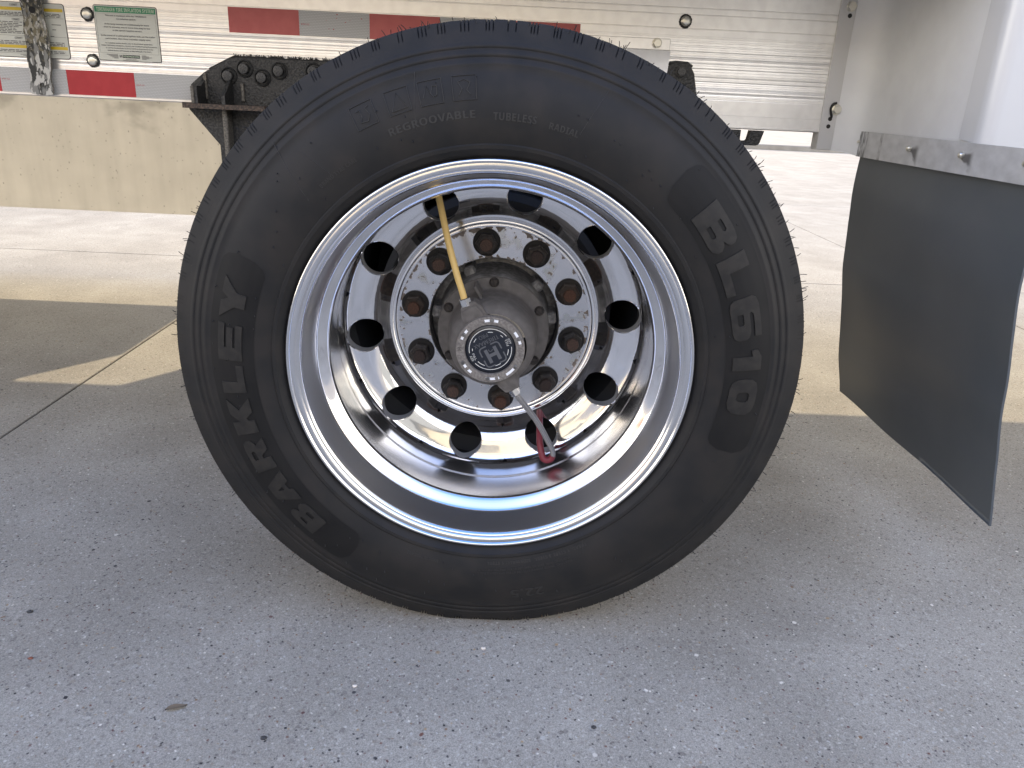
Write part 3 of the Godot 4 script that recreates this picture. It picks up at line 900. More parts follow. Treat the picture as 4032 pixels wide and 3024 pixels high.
	for i in 6:
		var a := deg_to_rad([90.9, 28.0, -33.5, -90.5, -149.0, 152.5][i])
		var x := Transform3D(Basis(Vector3.BACK, i * 0.7), Vector3(0.0868 * cos(a), 0.0868 * sin(a), -0.1968))
		if cb0 == null:
			cb0 = node("cap_bolt", [cb, M.rusty], w)
			cb0.transform = x
		else:
			copy(cb0, "cap_bolt", w, x)
	# clear gauge with its ring
	var gc := Vector3(-0.0025, -0.0015, 0)
	var rg := MB.new()
	rg.lathe([Vector2(0.0556, -0.1095), Vector2(0.0552, -0.1015), Vector2(0.0545, -0.1003), Vector2(0.0440, -0.1000), Vector2(0.0418, -0.1004), Vector2(0.0408, -0.1020), Vector2(0.0406, -0.1050)], 120, gc, 0.6)
	for q in [106.0, 71.0, 137.0, 10.0, -20.0, 167.0, 194.0, 222.0, 252.0, 284.0]:
		var a := deg_to_rad(q)
		rg.lathe([Vector2(0.0032, -0.1002), Vector2(0.0030, -0.0994), Vector2(0.0024, -0.0991), Vector2(0.0, -0.0991)], 16, gc + Vector3(0.0485 * cos(a), 0.0485 * sin(a), 0), 0.5)
	var slot := MB.new(); var scr := MB.new()
	for i in 6:
		var a := deg_to_rad([89.0, 25.0, -33.0, -93.0, -152.0, 151.0][i])
		var o: float = deg_to_rad([1.0, 2.0, -10.0, 9.0, 12.0, -3.0][i])
		ring_arc(slot, gc, 0.0487, 0.0042, a - deg_to_rad(13.0) + o, a + deg_to_rad(13.0) + o, -0.09965)
		scr.lathe([Vector2(0.0036, -0.1), Vector2(0.0036, -0.0986), Vector2(0.0026, -0.0978), Vector2(0.0010, -0.0978), Vector2(0.0008, -0.0988), Vector2(0.0, -0.0988)], 16, gc + Vector3(0.0490 * cos(a), 0.0490 * sin(a), 0), 0.5)
	var em := MB.new()
	flat_text(em, "H", gc + Vector3(-0.0490, 0.0, -0.0996), 0.0058, 0.0058, Vector3.UP, Vector3.LEFT)
	flat_text(em, "24", gc + Vector3(0.0478, -0.0050, -0.0996), 0.0044, 0.0032, Vector3.DOWN, Vector3.RIGHT)
	node("gauge_ring", [rg, M.hubring, slot, M.white, scr, M.hubdark, em, M.hub], w)
	var gf := MB.new()
	gf.lathe([Vector2(0.0406, -0.1050), Vector2(0.0403, -0.1046), Vector2(0.030, -0.1042), Vector2(0.0, -0.1040)], 90, gc, 0.9)
	var gw := MB.new(); var gg := MB.new()
	var U := 0.0405 / 555.0
	var zz := -0.1036
	for q in [[0.0340, 43.0, 193.0], [0.0340, 226.0, 370.0], [0.0287, 84.0, 100.0], [0.0287, 144.0, 158.0], [0.0287, 48.0, 58.0], [0.0287, 180.0, 188.0], [0.0287, 228.0, 254.0], [0.0287, 289.0, 307.0], [0.0287, 343.0, 363.0]]:
		ring_arc(gw, gc, q[0], 0.0009, deg_to_rad(q[1]), deg_to_rad(q[2]), zz)
	for q in [["FULL", 0.0287, 26.0, 0.0120], ["ADD", 0.0336, 27.0, 0.0098], ["FULL", 0.0287, 208.5, 0.0120], ["ADD", 0.0336, 210.0, 0.0098]]:
		var txt: String = q[0]
		for i in txt.length():
			var a: float = deg_to_rad(q[2]) + (i - (txt.length() - 1) * 0.5) * float(q[3]) / txt.length() / float(q[1]) * 1.02
			var ex := Vector3(-sin(a), cos(a), 0); var ey := Vector3(-cos(a), -sin(a), 0)
			flat_text(gw, txt[i], gc + Vector3(q[1] * cos(a), q[1] * sin(a), zz), 0.0021, 0.0036, ex, ey, false, 2.0)
	var tt := deg_to_rad(209.0)
	var tx := Vector3(cos(tt), sin(tt), 0); var ty := Vector3(-sin(tt), cos(tt), 0)
	flat_text(gg, "TIREMAAX", gc + Vector3(-95 * U, 165 * U, zz), 0.0430, 0.0066, tx, ty, false, 2.0)
	flat_text(gg, "PRO", gc + Vector3(-165 * U, 285 * U, zz), 0.0150, 0.0066, tx, ty, false, 2.0)
	var hc := gc + Vector3(60 * U, -115 * U, zz)
	for q in [[-0.0105, -0.0120, -0.0050, 0.0120], [0.0050, -0.0120, 0.0105, 0.0120], [-0.0050, -0.0028, 0.0050, 0.0028]]:
		gg.quad(hc + tx * q[0] + ty * q[1], hc + tx * q[2] + ty * q[1], hc + tx * q[2] + ty * q[3], hc + tx * q[0] + ty * q[3], Vector3.BACK)
	for sx in [-1.0, 1.0]:
		for sy in [-1.0, 1.0]:
			var pts := [Vector2(0.0040, 0.0172), Vector2(0.0128, 0.0172), Vector2(0.0158, 0.0158), Vector2(0.0172, 0.0128), Vector2(0.0172, 0.0030)]
			for j in 4:
				var a: Vector2 = pts[j]; var b: Vector2 = pts[j + 1]
				var nn := Vector2(b.y - a.y, a.x - b.x).normalized() * 0.0011
				var q4 := []
				for e in [a + nn, b + nn, b - nn, a - nn]:
					q4.append(hc + tx * e.x * sx + ty * e.y * sy + Vector3(0, 0, 0.00005 * j))
				gg.quad(q4[0], q4[1], q4[2], q4[3], Vector3.BACK)
	ring_arc(gg, gc + Vector3(0, 0, 0), 0.0030, 0.0010, deg_to_rad(180), deg_to_rad(380), zz + 0.0003)
	node("oil_gauge", [gf, M.gauge, gw, M.print_white, gg, M.print_grey], w)
	# hoses
	var yh := MB.new()
	yh.tube(spline([Vector3(-0.0470, 0.0765, -0.117), Vector3(-0.0500, 0.0865, -0.118), Vector3(-0.0599, 0.1136, -0.125), Vector3(-0.0758, 0.1617, -0.145), Vector3(-0.0905, 0.2157, -0.165), Vector3(-0.0962, 0.2330, -0.178), Vector3(-0.0985, 0.2400, -0.190)]), 0.0054, 14, 20.0)
	node("yellow_hose", [yh, M.yellow], w)
	var f1 := MB.new()
	var d1 := Vector3(-0.34, 0.92, -0.06).normalized()
	f1.hexa(Vector3(-0.0425, 0.0655, -0.1160), d1, 0.0165, 0.0125, 0.4, 6, 0.95)
	node("hose_fitting", [f1, M.nickel], w)
	var sh := MB.new()
	sh.tube(spline([Vector3(0.0415, -0.0800, -0.116), Vector3(0.0490, -0.0900, -0.118), Vector3(0.0802, -0.1376, -0.140), Vector3(0.1028, -0.1812, -0.155), Vector3(0.1118, -0.2000, -0.160), Vector3(0.1135, -0.2095, -0.160), Vector3(0.1115, -0.2165, -0.160)]), 0.0050, 14, 24.0)
	node("braided_hose", [sh, M.braid], w)
	var rh := MB.new()
	rh.tube(spline([Vector3(0.1130, -0.2115, -0.160), Vector3(0.1105, -0.2180, -0.160), Vector3(0.1035, -0.2208, -0.160), Vector3(0.0970, -0.2180, -0.162), Vector3(0.0933, -0.2085, -0.166), Vector3(0.0900, -0.1920, -0.176), Vector3(0.0895, -0.1760, -0.195), Vector3(0.0905, -0.1700, -0.235), Vector3(0.0920, -0.1720, -0.300)]), 0.0060, 14, 20.0)
	node("red_hose", [rh, M.red], w)
	var f2 := MB.new()
	f2.hexa(Vector3(0.0365, -0.0715, -0.1160), Vector3(0.53, -0.85, -0.05).normalized(), 0.0155, 0.0120, 0.2, 6, 0.95)
	node("hose_fitting", [f2, M.nickel], w)
	# the inner dual wheel and the brake drum
	var iw := Node3D.new()
	iw.position = Vector3(0, AX, 0)
	put(iw, "inner_wheel", trailer)
	var it := MB.new()
	var ip := [Vector2(0.300, -0.605), Vector2(0.35, -0.625), Vector2(0.41, -0.618), Vector2(0.455, -0.600), Vector2(0.472, -0.575)]
	for gz in [-0.535, -0.49, -0.445, -0.40]:
		ip += [Vector2(0.475, gz - 0.006), Vector2(0.464, gz - 0.004), Vector2(0.464, gz + 0.004), Vector2(0.475, gz + 0.006)]
	ip += [Vector2(0.472, -0.375), Vector2(0.455, -0.350), Vector2(0.41, -0.332), Vector2(0.35, -0.326), Vector2(0.300, -0.345)]
	it.lathe(ip, 140, Vector3.ZERO, 0.6)
	flatten_on_ground(it)
	node("tyre", [it, M.rubber], iw)
	var ir := MB.new()
	ir.lathe([Vector2(0.300, -0.345), Vector2(0.288, -0.350), Vector2(0.272, -0.358), Vector2(0.262, -0.40), Vector2(0.262, -0.60)], 100, Vector3.ZERO, 0.5)
	node("rim", [ir, M.drum], iw)
	var dr := MB.new()
	dr.lathe([Vector2(0.218, -0.66), Vector2(0.218, -0.345), Vector2(0.205, -0.335), Vector2(0.112, -0.33)], 100, Vector3.ZERO, 0.5)
	dr.lathe([Vector2(0.300, -0.612), Vector2(0.262, -0.612), Vector2(0.15, -0.612)], 80, Vector3.ZERO, 0.5)
	node("brake_drum", [dr, M.drum], iw)

# ------------------------------------------------------------------ trailer parts
func beam_profile() -> Array:
	rng.seed = 41
	var p := [Vector2(0.7970, -0.030), Vector2(0.7970, -0.004), Vector2(0.7978, 0.0030), Vector2(0.7995, 0.0045), Vector2(0.8030, 0.0045), Vector2(0.8035, 0.0018), Vector2(0.8245, 0.0018), Vector2(0.8252, 0.0)]
	var y := 0.8560
	p.append(Vector2(0.8555, 0.0))
	while y < 0.984:
		var step := rng.randf_range(0.0016, 0.0058)
		var d := rng.randf_range(0.00012, 0.00042)
		p.append(Vector2(y + 0.0005, -d)); p.append(Vector2(y + 0.0011, -d)); p.append(Vector2(y + 0.0015, rng.randf_range(-0.00008, 0.00012)))
		y += step
	for g in [0.9985, 1.0262, 1.0390, 1.0720]:
		p.append(Vector2(g - 0.0012, 0.0002)); p.append(Vector2(g - 0.0006, -0.0016)); p.append(Vector2(g + 0.0006, -0.0016)); p.append(Vector2(g + 0.0012, 0.0002))
	p.append(Vector2(1.105, 0.0)); p.append(Vector2(1.108, 0.012)); p.append(Vector2(1.120, 0.012)); p.append(Vector2(1.120, -0.030))
	return p

func extruded(pr: Array, x0: float, x1: float, z: float, toward: float) -> MB:
	var b := MB.new()
	for i in pr.size() - 1:
		var a: Vector2 = pr[i]; var c: Vector2 = pr[i + 1]
		var A := Vector3(x0, a.x, z + a.y * toward); var B := Vector3(x1, a.x, z + a.y * toward)
		var C := Vector3(x1, c.x, z + c.y * toward); var D := Vector3(x0, c.x, z + c.y * toward)
		var d := c - a
		b.quad(A, B, C, D, Vector3(0, -d.y, d.x * toward) if true else Vector3.ZERO)
	b.quad(Vector3(x0, 0.797, z - 0.03 * toward), Vector3(x1, 0.797, z - 0.03 * toward), Vector3(x1, 1.12, z - 0.03 * toward), Vector3(x0, 1.12, z - 0.03 * toward), Vector3(0, 0, -toward))
	return b

func slab(x0: float, x1: float, y0: float, y1: float, z: float, th: float) -> MB:
	var b := MB.new()
	b.box(Vector3(x0, y0, z - th), Vector3(x1, y1, z))
	return b

func rounded(x0: float, x1: float, y0: float, y1: float, r: float, skew := 0.0) -> PackedVector2Array:
	var p := PackedVector2Array()
	for c in [[x1 - r, y1 - r, 0.0], [x0 + r, y1 - r, 0.25], [x0 + r, y0 + r, 0.5], [x1 - r, y0 + r, 0.75]]:
		for k in 6:
			var a: float = TAU * (c[2] + 0.25 * k / 5.0)
			p.append(Vector2(c[0] + r * cos(a), c[1] + r * sin(a)))
	return p

func bolt_mesh(d: float, h: float, washer: float) -> MB:
	var b := MB.new()
	b.lathe([Vector2(washer, 0.0), Vector2(washer, 0.002), Vector2(washer * 0.93, 0.0028), Vector2(0.0, 0.0028)], 28, Vector3.ZERO, 0.5)
	b.hexa(Vector3(0, 0, 0.002), Vector3.BACK, d, h, 0.2)
	return b

func round_bolt(r: float, h: float) -> MB:
	var b := MB.new()
	b.lathe([Vector2(r, 0.0), Vector2(r, h * 0.55), Vector2(r * 0.9, h * 0.85), Vector2(r * 0.6, h), Vector2(0, h * 1.04)], 24, Vector3.ZERO, 0.9)
	return b

func disc(r: float) -> MB:
	var b := MB.new()
	b.lathe([Vector2(r, -0.001), Vector2(r, 0.0006), Vector2(0, 0.0006)], 24, Vector3.ZERO, 0.5)
	return b

func build_stickers(beam: Node3D) -> void:
	var z := BZ + 0.0004
	# green headed notice
	var X0 := -0.8945; var X1 := -0.7580; var Y0 := 0.8775; var Y1 := 0.9890
	var W := X1 - X0; var H := Y1 - Y0
	var black := MB.new(); var board := MB.new(); var green := MB.new(); var ink := MB.new(); var pale := MB.new(); var grey := MB.new(); var dark := MB.new()
	black.plate(rounded(X0, X1, Y0, Y1, 0.0045), Vector3(0, 0, z + 0.0004), Vector3.RIGHT, Vector3.UP, 0.0004)
	board.plate(rounded(X0 + 0.0011, X1 - 0.0011, Y0 + 0.0011, Y1 - 0.0011, 0.0036), Vector3(0, 0, z + 0.0008), Vector3.RIGHT, Vector3.UP, 0.0003)
	green.merge(slab(X0 + 0.0030, X1 - 0.0030, Y1 - 0.0145, Y1 - 0.0032, z + 0.0011, 0.0002))
	var zt := z + 0.0014
	var T := func(into: MB, s: String, vv: float, wf: float, hh: float, bold := true):
		flat_text(into, s, Vector3(X0 + W * 0.505, Y1 - vv * H, zt), wf * W, hh, Vector3.RIGHT, Vector3.UP, bold, 6.0)
	T.call(pale, "TIREMAAX® TIRE INFLATION SYSTEM", 0.079, 0.90, 0.0070)
	var lines := [["This unit is equipped with the TIREMAAX®", 0.186, 0.65], ["tire inflation system.", 0.243, 0.31], ["If the lamp remains on continuously for more", 0.338, 0.70], ["than 10 minutes, one or more tires may be low", 0.392, 0.73], ["or the system requires service.", 0.448, 0.47], ["In the event of a substantial system leak, set the trailer", 0.543, 0.86], ["park brakes, then close controller supply valve.", 0.597, 0.72], ["For complete service details, refer to Hendrickson publication", 0.677, 0.75], ["T51002 TIREMAAX Installation, Service and Troubleshooting Procedures,", 0.722, 0.89], ["or call the Hendrickson Technical Services Department in the", 0.767, 0.75], ["United States and Canada at 866-RIDEAIR (743-3247).", 0.811, 0.70]]
	for l in lines:
		T.call(ink, l[0], l[1], l[2], 0.0040 if l[1] < 0.62 else 0.0034)
	# ruled frame, arrows of bars beside the maker's plate
	for q in [[0.03, 0.97, 0.150, 0.153], [0.03, 0.97, 0.852, 0.856]]:
		grey.merge(slab(X0 + q[0] * W, X0 + q[1] * W, Y1 - q[3] * H, Y1 - q[2] * H, zt, 0.0001))
	for q in [0.03, 0.965]:
		grey.merge(slab(X0 + q * W, X0 + (q + 0.003) * W, Y1 - 0.852 * H, Y1 - 0.153 * H, zt + 0.0001, 0.0001))
	for k in 5:
		grey.merge(slab(X0 + (0.13 + 0.028 * k) * W, X0 + 0.31 * W, Y1 - (0.888 + 0.016 * k) * H, Y1 - (0.874 + 0.016 * k) * H, zt, 0.0001))
		grey.merge(slab(X0 + 0.69 * W, X0 + (0.76 + 0.022 * (4 - absi(k - 2) * 2)) * W, Y1 - (0.888 + 0.016 * k) * H, Y1 - (0.874 + 0.016 * k) * H, zt, 0.0001))
	flat_text(dark, "H", Vector3(X0 + 0.355 * W, Y1 - 0.907 * H, zt), 0.0052, 0.0058)
	dark.merge(slab(X0 + 0.385 * W, X0 + 0.655 * W, Y1 - 0.936 * H, Y1 - 0.880 * H, zt, 0.0001))
	flat_text(pale, "HENDRICKSON", Vector3(X0 + 0.52 * W, Y1 - 0.908 * H, zt + 0.0003), 0.034, 0.0034)
	for q in [[0.43, 0.60, 0.955], [0.38, 0.63, 0.975], [0.03, 0.2, 0.985], [0.85, 0.97, 0.985]]:
		ink.merge(slab(X0 + q[0] * W, X0 + q[1] * W, Y1 - (q[2] + 0.007) * H, Y1 - q[2] * H, zt, 0.0001))
	var s1 := node("notice_sticker", [black, M.ink_black, board, M.decal, green, M.decal_green, ink, M.ink, pale, M.ink_pale, grey, M.ink_grey, dark, M.ink_black], beam)
	s1.set_meta("label", "white notice sticker with green heading band")
	# yellow banded notice behind the strap; the fine print cannot be read in the photograph and stays ruled lines
	X0 = -1.250; X1 = -0.957; Y0 = 0.8760; Y1 = 0.9865
	W = X1 - X0; H = Y1 - Y0
	black = MB.new(); board = MB.new(); ink = MB.new(); grey = MB.new()
	var yel := MB.new()
	black.plate(rounded(X0, X1, Y0, Y1, 0.006), Vector3(0, 0, z + 0.0004), Vector3.RIGHT, Vector3.UP, 0.0004)
	board.plate(rounded(X0 + 0.0011, X1 - 0.0011, Y0 + 0.0011, Y1 - 0.0011, 0.005), Vector3(0, 0, z + 0.0008), Vector3.RIGHT, Vector3.UP, 0.0003)
	for q in [[0.095, 0.152], [0.775, 0.832]]:
		yel.merge(slab(X0 + 0.004, X1 - 0.0035, Y1 - q[1] * H, Y1 - q[0] * H, z + 0.0011, 0.0002))
	for q in [["CONMET", 0.056], ["CONMET", 0.315], ["CONMET", 0.645]]:
		flat_text(ink, q[0], Vector3(-1.0640, Y1 - q[1] * H, zt), 0.0165, 0.0042)
	rng.seed = 12
	for v in [0.185, 0.21, 0.235, 0.355, 0.385, 0.413, 0.441, 0.469, 0.497, 0.525, 0.553, 0.70, 0.728, 0.752, 0.862, 0.888]:
		var x := -1.150
		var end := -0.966 if v < 0.3 or v > 0.66 else rng.randf_range(-1.075, -1.05)
		while x < end:
			var l := rng.randf_range(0.004, 0.016)
			ink.merge(slab(x, min(x + l, end), Y1 - (v + 0.013) * H, Y1 - v * H, zt, 0.0001))
			x += l + 0.002
	for q in [[0.265, 0.0], [0.60, 0.0], [0.92, 0.0]]:
		grey.merge(slab(X0 + 0.004, X1 - 0.004, Y1 - (q[0] + 0.006) * H, Y1 - q[0] * H, zt, 0.0001))
	for q in [[-0.988, -0.968, 0.375], [-0.988, -0.980, 0.465], [-0.994, -0.986, 0.585]]:
		ink.merge(slab(q[0], q[1], Y1 - (q[2] + 0.012) * H, Y1 - q[2] * H, zt, 0.0001))
	for k in 4:
		grey.merge(slab(-1.066 + 0.006 * k, -1.048, Y1 - (0.955 + 0.014 * k) * H, Y1 - (0.943 + 0.014 * k) * H, zt, 0.0001))
	var s2 := node("notice_sticker", [black, M.ink_black, board, M.decal, yel, M.decal_yellow, ink, M.ink, grey, M.ink_grey], beam)
	s2.set_meta("label", "white notice sticker with two yellow bands behind the strap")

func build_beam(t: Node3D) -> void:
	var beam := node("frame_beam", [extruded(beam_profile(), -5.2, 0.7140, BZ, 1.0), M.alu], t)
	beam.set_meta("label", "near aluminium frame beam with fine horizontal ribs")
	# reflective tape, two rows
	var zt := BZ + 0.0026
	for q in [[-1.1185, -0.9715, 0], [-0.9712, -0.8225, 1], [-0.8222, -0.6700, 0], [-1.2710, -1.1188, 1]]:
		var b := slab(q[0], q[1], 0.8040, 0.8550, zt, 0.0008)
		var ink := MB.new()
		if q[2] == 0: flat_text(ink, "DOT-C2", Vector3(q[0] + 0.012, 0.8300, zt + 0.0003), 0.017, 0.0030)
		node("reflective_tape", [b, M.tape_red if q[2] == 1 else M.tape_white, ink, M.ink_red], beam)
	zt = BZ + 0.0010
	for q in [[-0.6045, -0.4522, 1], [-0.4519, -0.2998, 0], [-0.2995, -0.1470, 1], [-0.1467, 0.0055, 0], [0.0058, 0.1580, 1]]:
		var b := slab(q[0], q[1], 0.9468, 0.9972, zt, 0.0008)
		var ink := MB.new()
		if q[2] == 0: flat_text(ink, "DOT-C2", Vector3(q[0] + 0.013, 0.9700, zt + 0.0003), 0.018, 0.0032)
		rng.seed = int(q[0] * 1000) + 900
		for k in 8:
			var x: float = rng.randf_range(q[0] + 0.005, q[1] - 0.012); var y := rng.randf_range(0.952, 0.992)
			ink.merge(slab(x, x + rng.randf_range(0.0012, 0.0030), y, y + rng.randf_range(0.0008, 0.0020), zt + 0.0002, 0.0002))
		node("reflective_tape", [b, M.tape_red_faded if q[2] == 1 else M.tape_white, ink, M.ink_red], beam)
	build_stickers(beam)
	# bolts with dark sealant rings
	var bm := round_bolt(0.0105, 0.0075)
	for q in [[-0.9080, 0.9690, 0.0], [-0.9090, 0.8760, 0.0], [0.3845, 1.0130, 0.0]]:
		var seal := MB.new()
		rng.seed = int(q[1] * 1000)
		var pts := []
		for k in 41:
			var a := TAU * k / 40.0
			var rr := 0.0115 + rng.randf_range(-0.001, 0.0012)
			pts.append(Vector3(rr * cos(a), rr * sin(a), 0.0012))
		pts[40] = pts[0]
		seal.tube(pts, 0.0026, 6, 1.0, false)
		node("bolt", [bm, M.bolt, seal, M.black_paint], beam, Vector3(q[0], q[1], BZ))
	# folded plate at the right of the tyre
	var pl := MB.new()
	pl.box(Vector3(-0.02, 0.9530, BZ), Vector3(0.3565, 0.9762, BZ + 0.0035), 0.001)
	var fo := MB.new()
	fo.plate(PackedVector2Array([Vector2(-0.02, 0.0), Vector2(0.3590, 0.0), Vector2(0.3520, -0.058), Vector2(-0.02, -0.058)]), Vector3(0, 0.9528, BZ + 0.0050), Vector3.RIGHT, Vector3(0, 0.965, -0.26).normalized(), 0.0035)
	pl.merge(fo)
	var plate_node := node("folded_plate", [pl, M.alu], beam)
	node("bolt", [bolt_mesh(0.016, 0.007, 0.0105), M.bolt], beam, Vector3(0.3270, 0.9665, BZ + 0.0035))
	# black lug right of the tyre
	var lug := MB.new()
	lug.plate(PackedVector2Array([Vector2(0.330, 0.800), Vector2(0.4270, 0.800), Vector2(0.4268, 0.860), Vector2(0.4150, 0.908), Vector2(0.4060, 0.9225), Vector2(0.3980, 0.9275), Vector2(0.3700, 0.9280), Vector2(0.3600, 0.9240), Vector2(0.3300, 0.905)]), Vector3(0, 0, BZ + 0.010), Vector3.RIGHT, Vector3.UP, 0.010)
	lug.box(Vector3(0.330, 0.800, BZ + 0.010), Vector3(0.398, 0.885, BZ + 0.018), 0.003)
	lug.tube([Vector3(0.352, 0.926, BZ + 0.006), Vector3(0.372, 0.930, BZ + 0.006), Vector3(0.398, 0.929, BZ + 0.006), Vector3(0.409, 0.922, BZ + 0.006)], 0.0035, 6)
	var lugn := node("spring_bracket_lug", [lug, M.black_paint], beam)
	node("bolt", [bolt_mesh(0.018, 0.010, 0.0125), M.black_bolt], beam, Vector3(0.3850, 0.9110, BZ + 0.010))
	# dark loop under the beam
	var hk := MB.new()
	var hp := [Vector2(0.500, 0.7955), Vector2(0.5385, 0.7955), Vector2(0.5385, 0.7760), Vector2(0.5410, 0.7725), Vector2(0.5545, 0.7725), Vector2(0.5575, 0.7755), Vector2(0.5610, 0.7955), Vector2(0.5915, 0.7955), Vector2(0.5850, 0.7700), Vector2(0.5815, 0.7648), Vector2(0.5760, 0.7630), Vector2(0.5000, 0.7630)]
	hk.plate(PackedVector2Array(hp), Vector3(0, 0, BZ), Vector3.RIGHT, Vector3.UP, 0.022)
	node("hanging_loop", [hk, M.black_paint], beam)
	# post at the end of the beam
	var po := MB.new()
	po.box(Vector3(0.7140, 0.7610, BZ - 0.004), Vector3(0.7550, 1.120, BZ + 0.0045), 0.001)
	po.box(Vector3(0.7140, 0.7610, BZ - 0.030), Vector3(0.7180, 1.120, BZ - 0.004))
	var post := node("end_post", [po, M.post], t)
	node("bolt", [bolt_mesh(0.0165, 0.008, 0.0115), M.bolt], post, Vector3(0.7440, 0.8480, BZ + 0.0045))
	node("bolt", [bolt_mesh(0.017, 0.006, 0.0105), M.bolt], post, Vector3(0.7370, 1.0570, BZ + 0.0045))
	for q in [[0.7340, 0.8280], [0.7330, 0.8120], [0.7370, 1.0390], [0.7375, 1.0760]]:
		node("bolt_hole", [disc(0.0046), M.dark_steel], post, Vector3(q[0], q[1], BZ + 0.0046))
	var wire := MB.new()
	wire.tube(spline([Vector3(0.7415, 0.8620, BZ + 0.010), Vector3(0.7345, 0.8595, BZ + 0.008), Vector3(0.7310, 0.8500, BZ + 0.007), Vector3(0.7330, 0.8400, BZ + 0.007), Vector3(0.7360, 0.8330, BZ + 0.006), Vector3(0.7345, 0.8285, BZ + 0.004)], 5), 0.0027, 7)
	node("wire_hook", [wire, M.dark_steel], post)

func build_bracket(t: Node3D) -> void:
	var z := BZ + 0.013
	var b := MB.new()
	b.plate(PackedVector2Array([Vector2(-0.6940, 0.7990), Vector2(-0.3000, 0.7990), Vector2(-0.3000, 0.8960), Vector2(-0.5890, 0.8960), Vector2(-0.6070, 0.8925), Vector2(-0.6624, 0.8635), Vector2(-0.6940, 0.8370)]), Vector3(0, 0, z), Vector3.RIGHT, Vector3.UP, 0.013)
	# gussets standing out from the plate
	var ex := Vector3(0, 0, 1); var ey := Vector3.UP
	for q in [[-0.6685, [[0.0, 0.799], [0.056, 0.799], [0.056, 0.8350], [0.030, 0.8350], [0.0, 0.8500]]], [-0.6090, [[0.0, 0.799], [0.058, 0.799], [0.058, 0.8170], [0.036, 0.8330], [0.0, 0.8570]]]]:
		var pp := PackedVector2Array()
		for e in q[1]: pp.append(Vector2(e[0], e[1]))
		b.plate(pp, Vector3(q[0], 0, z), ex, ey, 0.0075)
	var sealant := MB.new()
	rng.seed = 8
	var pts := [Vector3(-0.652, 0.8695, z - 0.006)]
	for k in 40:
		pts.append(Vector3(-0.604 + 0.0075 * k, 0.8965 + rng.randf_range(-0.0008, 0.0012) + (0.0 if k > 0 else -0.003), z - 0.006))
	sealant.tube(pts, 0.0034, 6, 1.0, false)
	for k in 170:
		var x := rng.randf_range(-0.600, -0.34)
		var p := Vector3(x, 0.8985, BZ + rng.randf_range(0.002, 0.009))
		var q := p + Vector3(rng.randf_range(-0.004, 0.004), rng.randf_range(0.001, 0.0062), rng.randf_range(-0.001, 0.003))
		sealant.tube([p, q], 0.0007, 4, 1.0, false)
	var br := node("hanger_bracket", [b, M.black_paint, sealant, M.hair], t)
	br.set_meta("label", "black painted steel hanger bracket with round bolts")
	for q in [[-0.6605, 0.808, 0.862, 0.004], [-0.5795, 0.806, 0.843, 0.005], [-0.6705, 0.799, 0.8345, 0.0575]]:
		var rb := MB.new()
		rb.box(Vector3(q[0] - 0.0036, q[1], z), Vector3(q[0] + 0.0030, q[2], z + q[3] + 0.0015), 0.0012)
		node("stiffening_rib", [rb, M.rib], br)
	# round bolts in deep washers
	var dw := MB.new()
	dw.lathe([Vector2(0.0185, 0.0), Vector2(0.0180, 0.0030), Vector2(0.0165, 0.0042), Vector2(0.0148, 0.0030), Vector2(0.0140, 0.0006), Vector2(0.0112, 0.0006), Vector2(0.0112, 0.0100), Vector2(0.0102, 0.0112), Vector2(0.0, 0.0112)], 32, Vector3.ZERO, 0.5)
	var core := MB.new()
	core.lathe([Vector2(0.0108, 0.0113), Vector2(0.0104, 0.0136), Vector2(0.0088, 0.0146), Vector2(0.0, 0.0148)], 28, Vector3.ZERO, 0.6)
	for k in 6:
		var a := TAU * k / 6 + 0.2
		core.tube([Vector3(0.002 * cos(a), 0.002 * sin(a), 0.0149), Vector3(0.0082 * cos(a), 0.0082 * sin(a), 0.0147)], 0.0006, 4, 1.0, false)
	var b0: MeshInstance3D = null
	for q in [[-0.6125, 0.8575], [-0.5763, 0.8735], [-0.5385, 0.8570], [-0.5008, 0.8725], [-0.4256, 0.8745]]:
		var x := Transform3D(Basis(Vector3.BACK, q[0] * 40.0), Vector3(q[0] + 0.0035, q[1] + 0.0005, z))
		if b0 == null:
			b0 = node("bolt", [dw, M.black_paint, core, M.black_bolt], br)
			b0.transform = x
		else:
			copy(b0, "bolt", br, x)
	# shelf and the wing below it
	var sh := MB.new()
	sh.plate(PackedVector2Array([Vector2(-0.7210, 0.766), Vector2(-0.6950, 0.700), Vector2(-0.5180, 0.700), Vector2(-0.5180, 0.770), Vector2(-0.7210, 0.770)]), Vector3(0, 0.7990, 0), Vector3.RIGHT, Vector3(0, 0, -1), 0.0100)
	node("shelf_plate", [sh, M.shelf], br)
	var wg := MB.new()
	wg.plate(PackedVector2Array([Vector2(-0.7030, 0.7890), Vector2(-0.7020, 0.7845), Vector2(-0.6400, 0.7110), Vector2(-0.6387, 0.560), Vector2(-0.42, 0.560), Vector2(-0.42, 0.7890)]), Vector3(0, 0, BZ + 0.014), Vector3.RIGHT, Vector3.UP, 0.010)
	node("wing_plate", [wg, M.black_paint], br)
	var pp := MB.new()
	pp.box(Vector3(-0.6180, 0.560, BZ + 0.014), Vector3(-0.6075, 0.7890, BZ + 0.050), 0.002)
	node("stiffening_rib", [pp, M.rib], br)

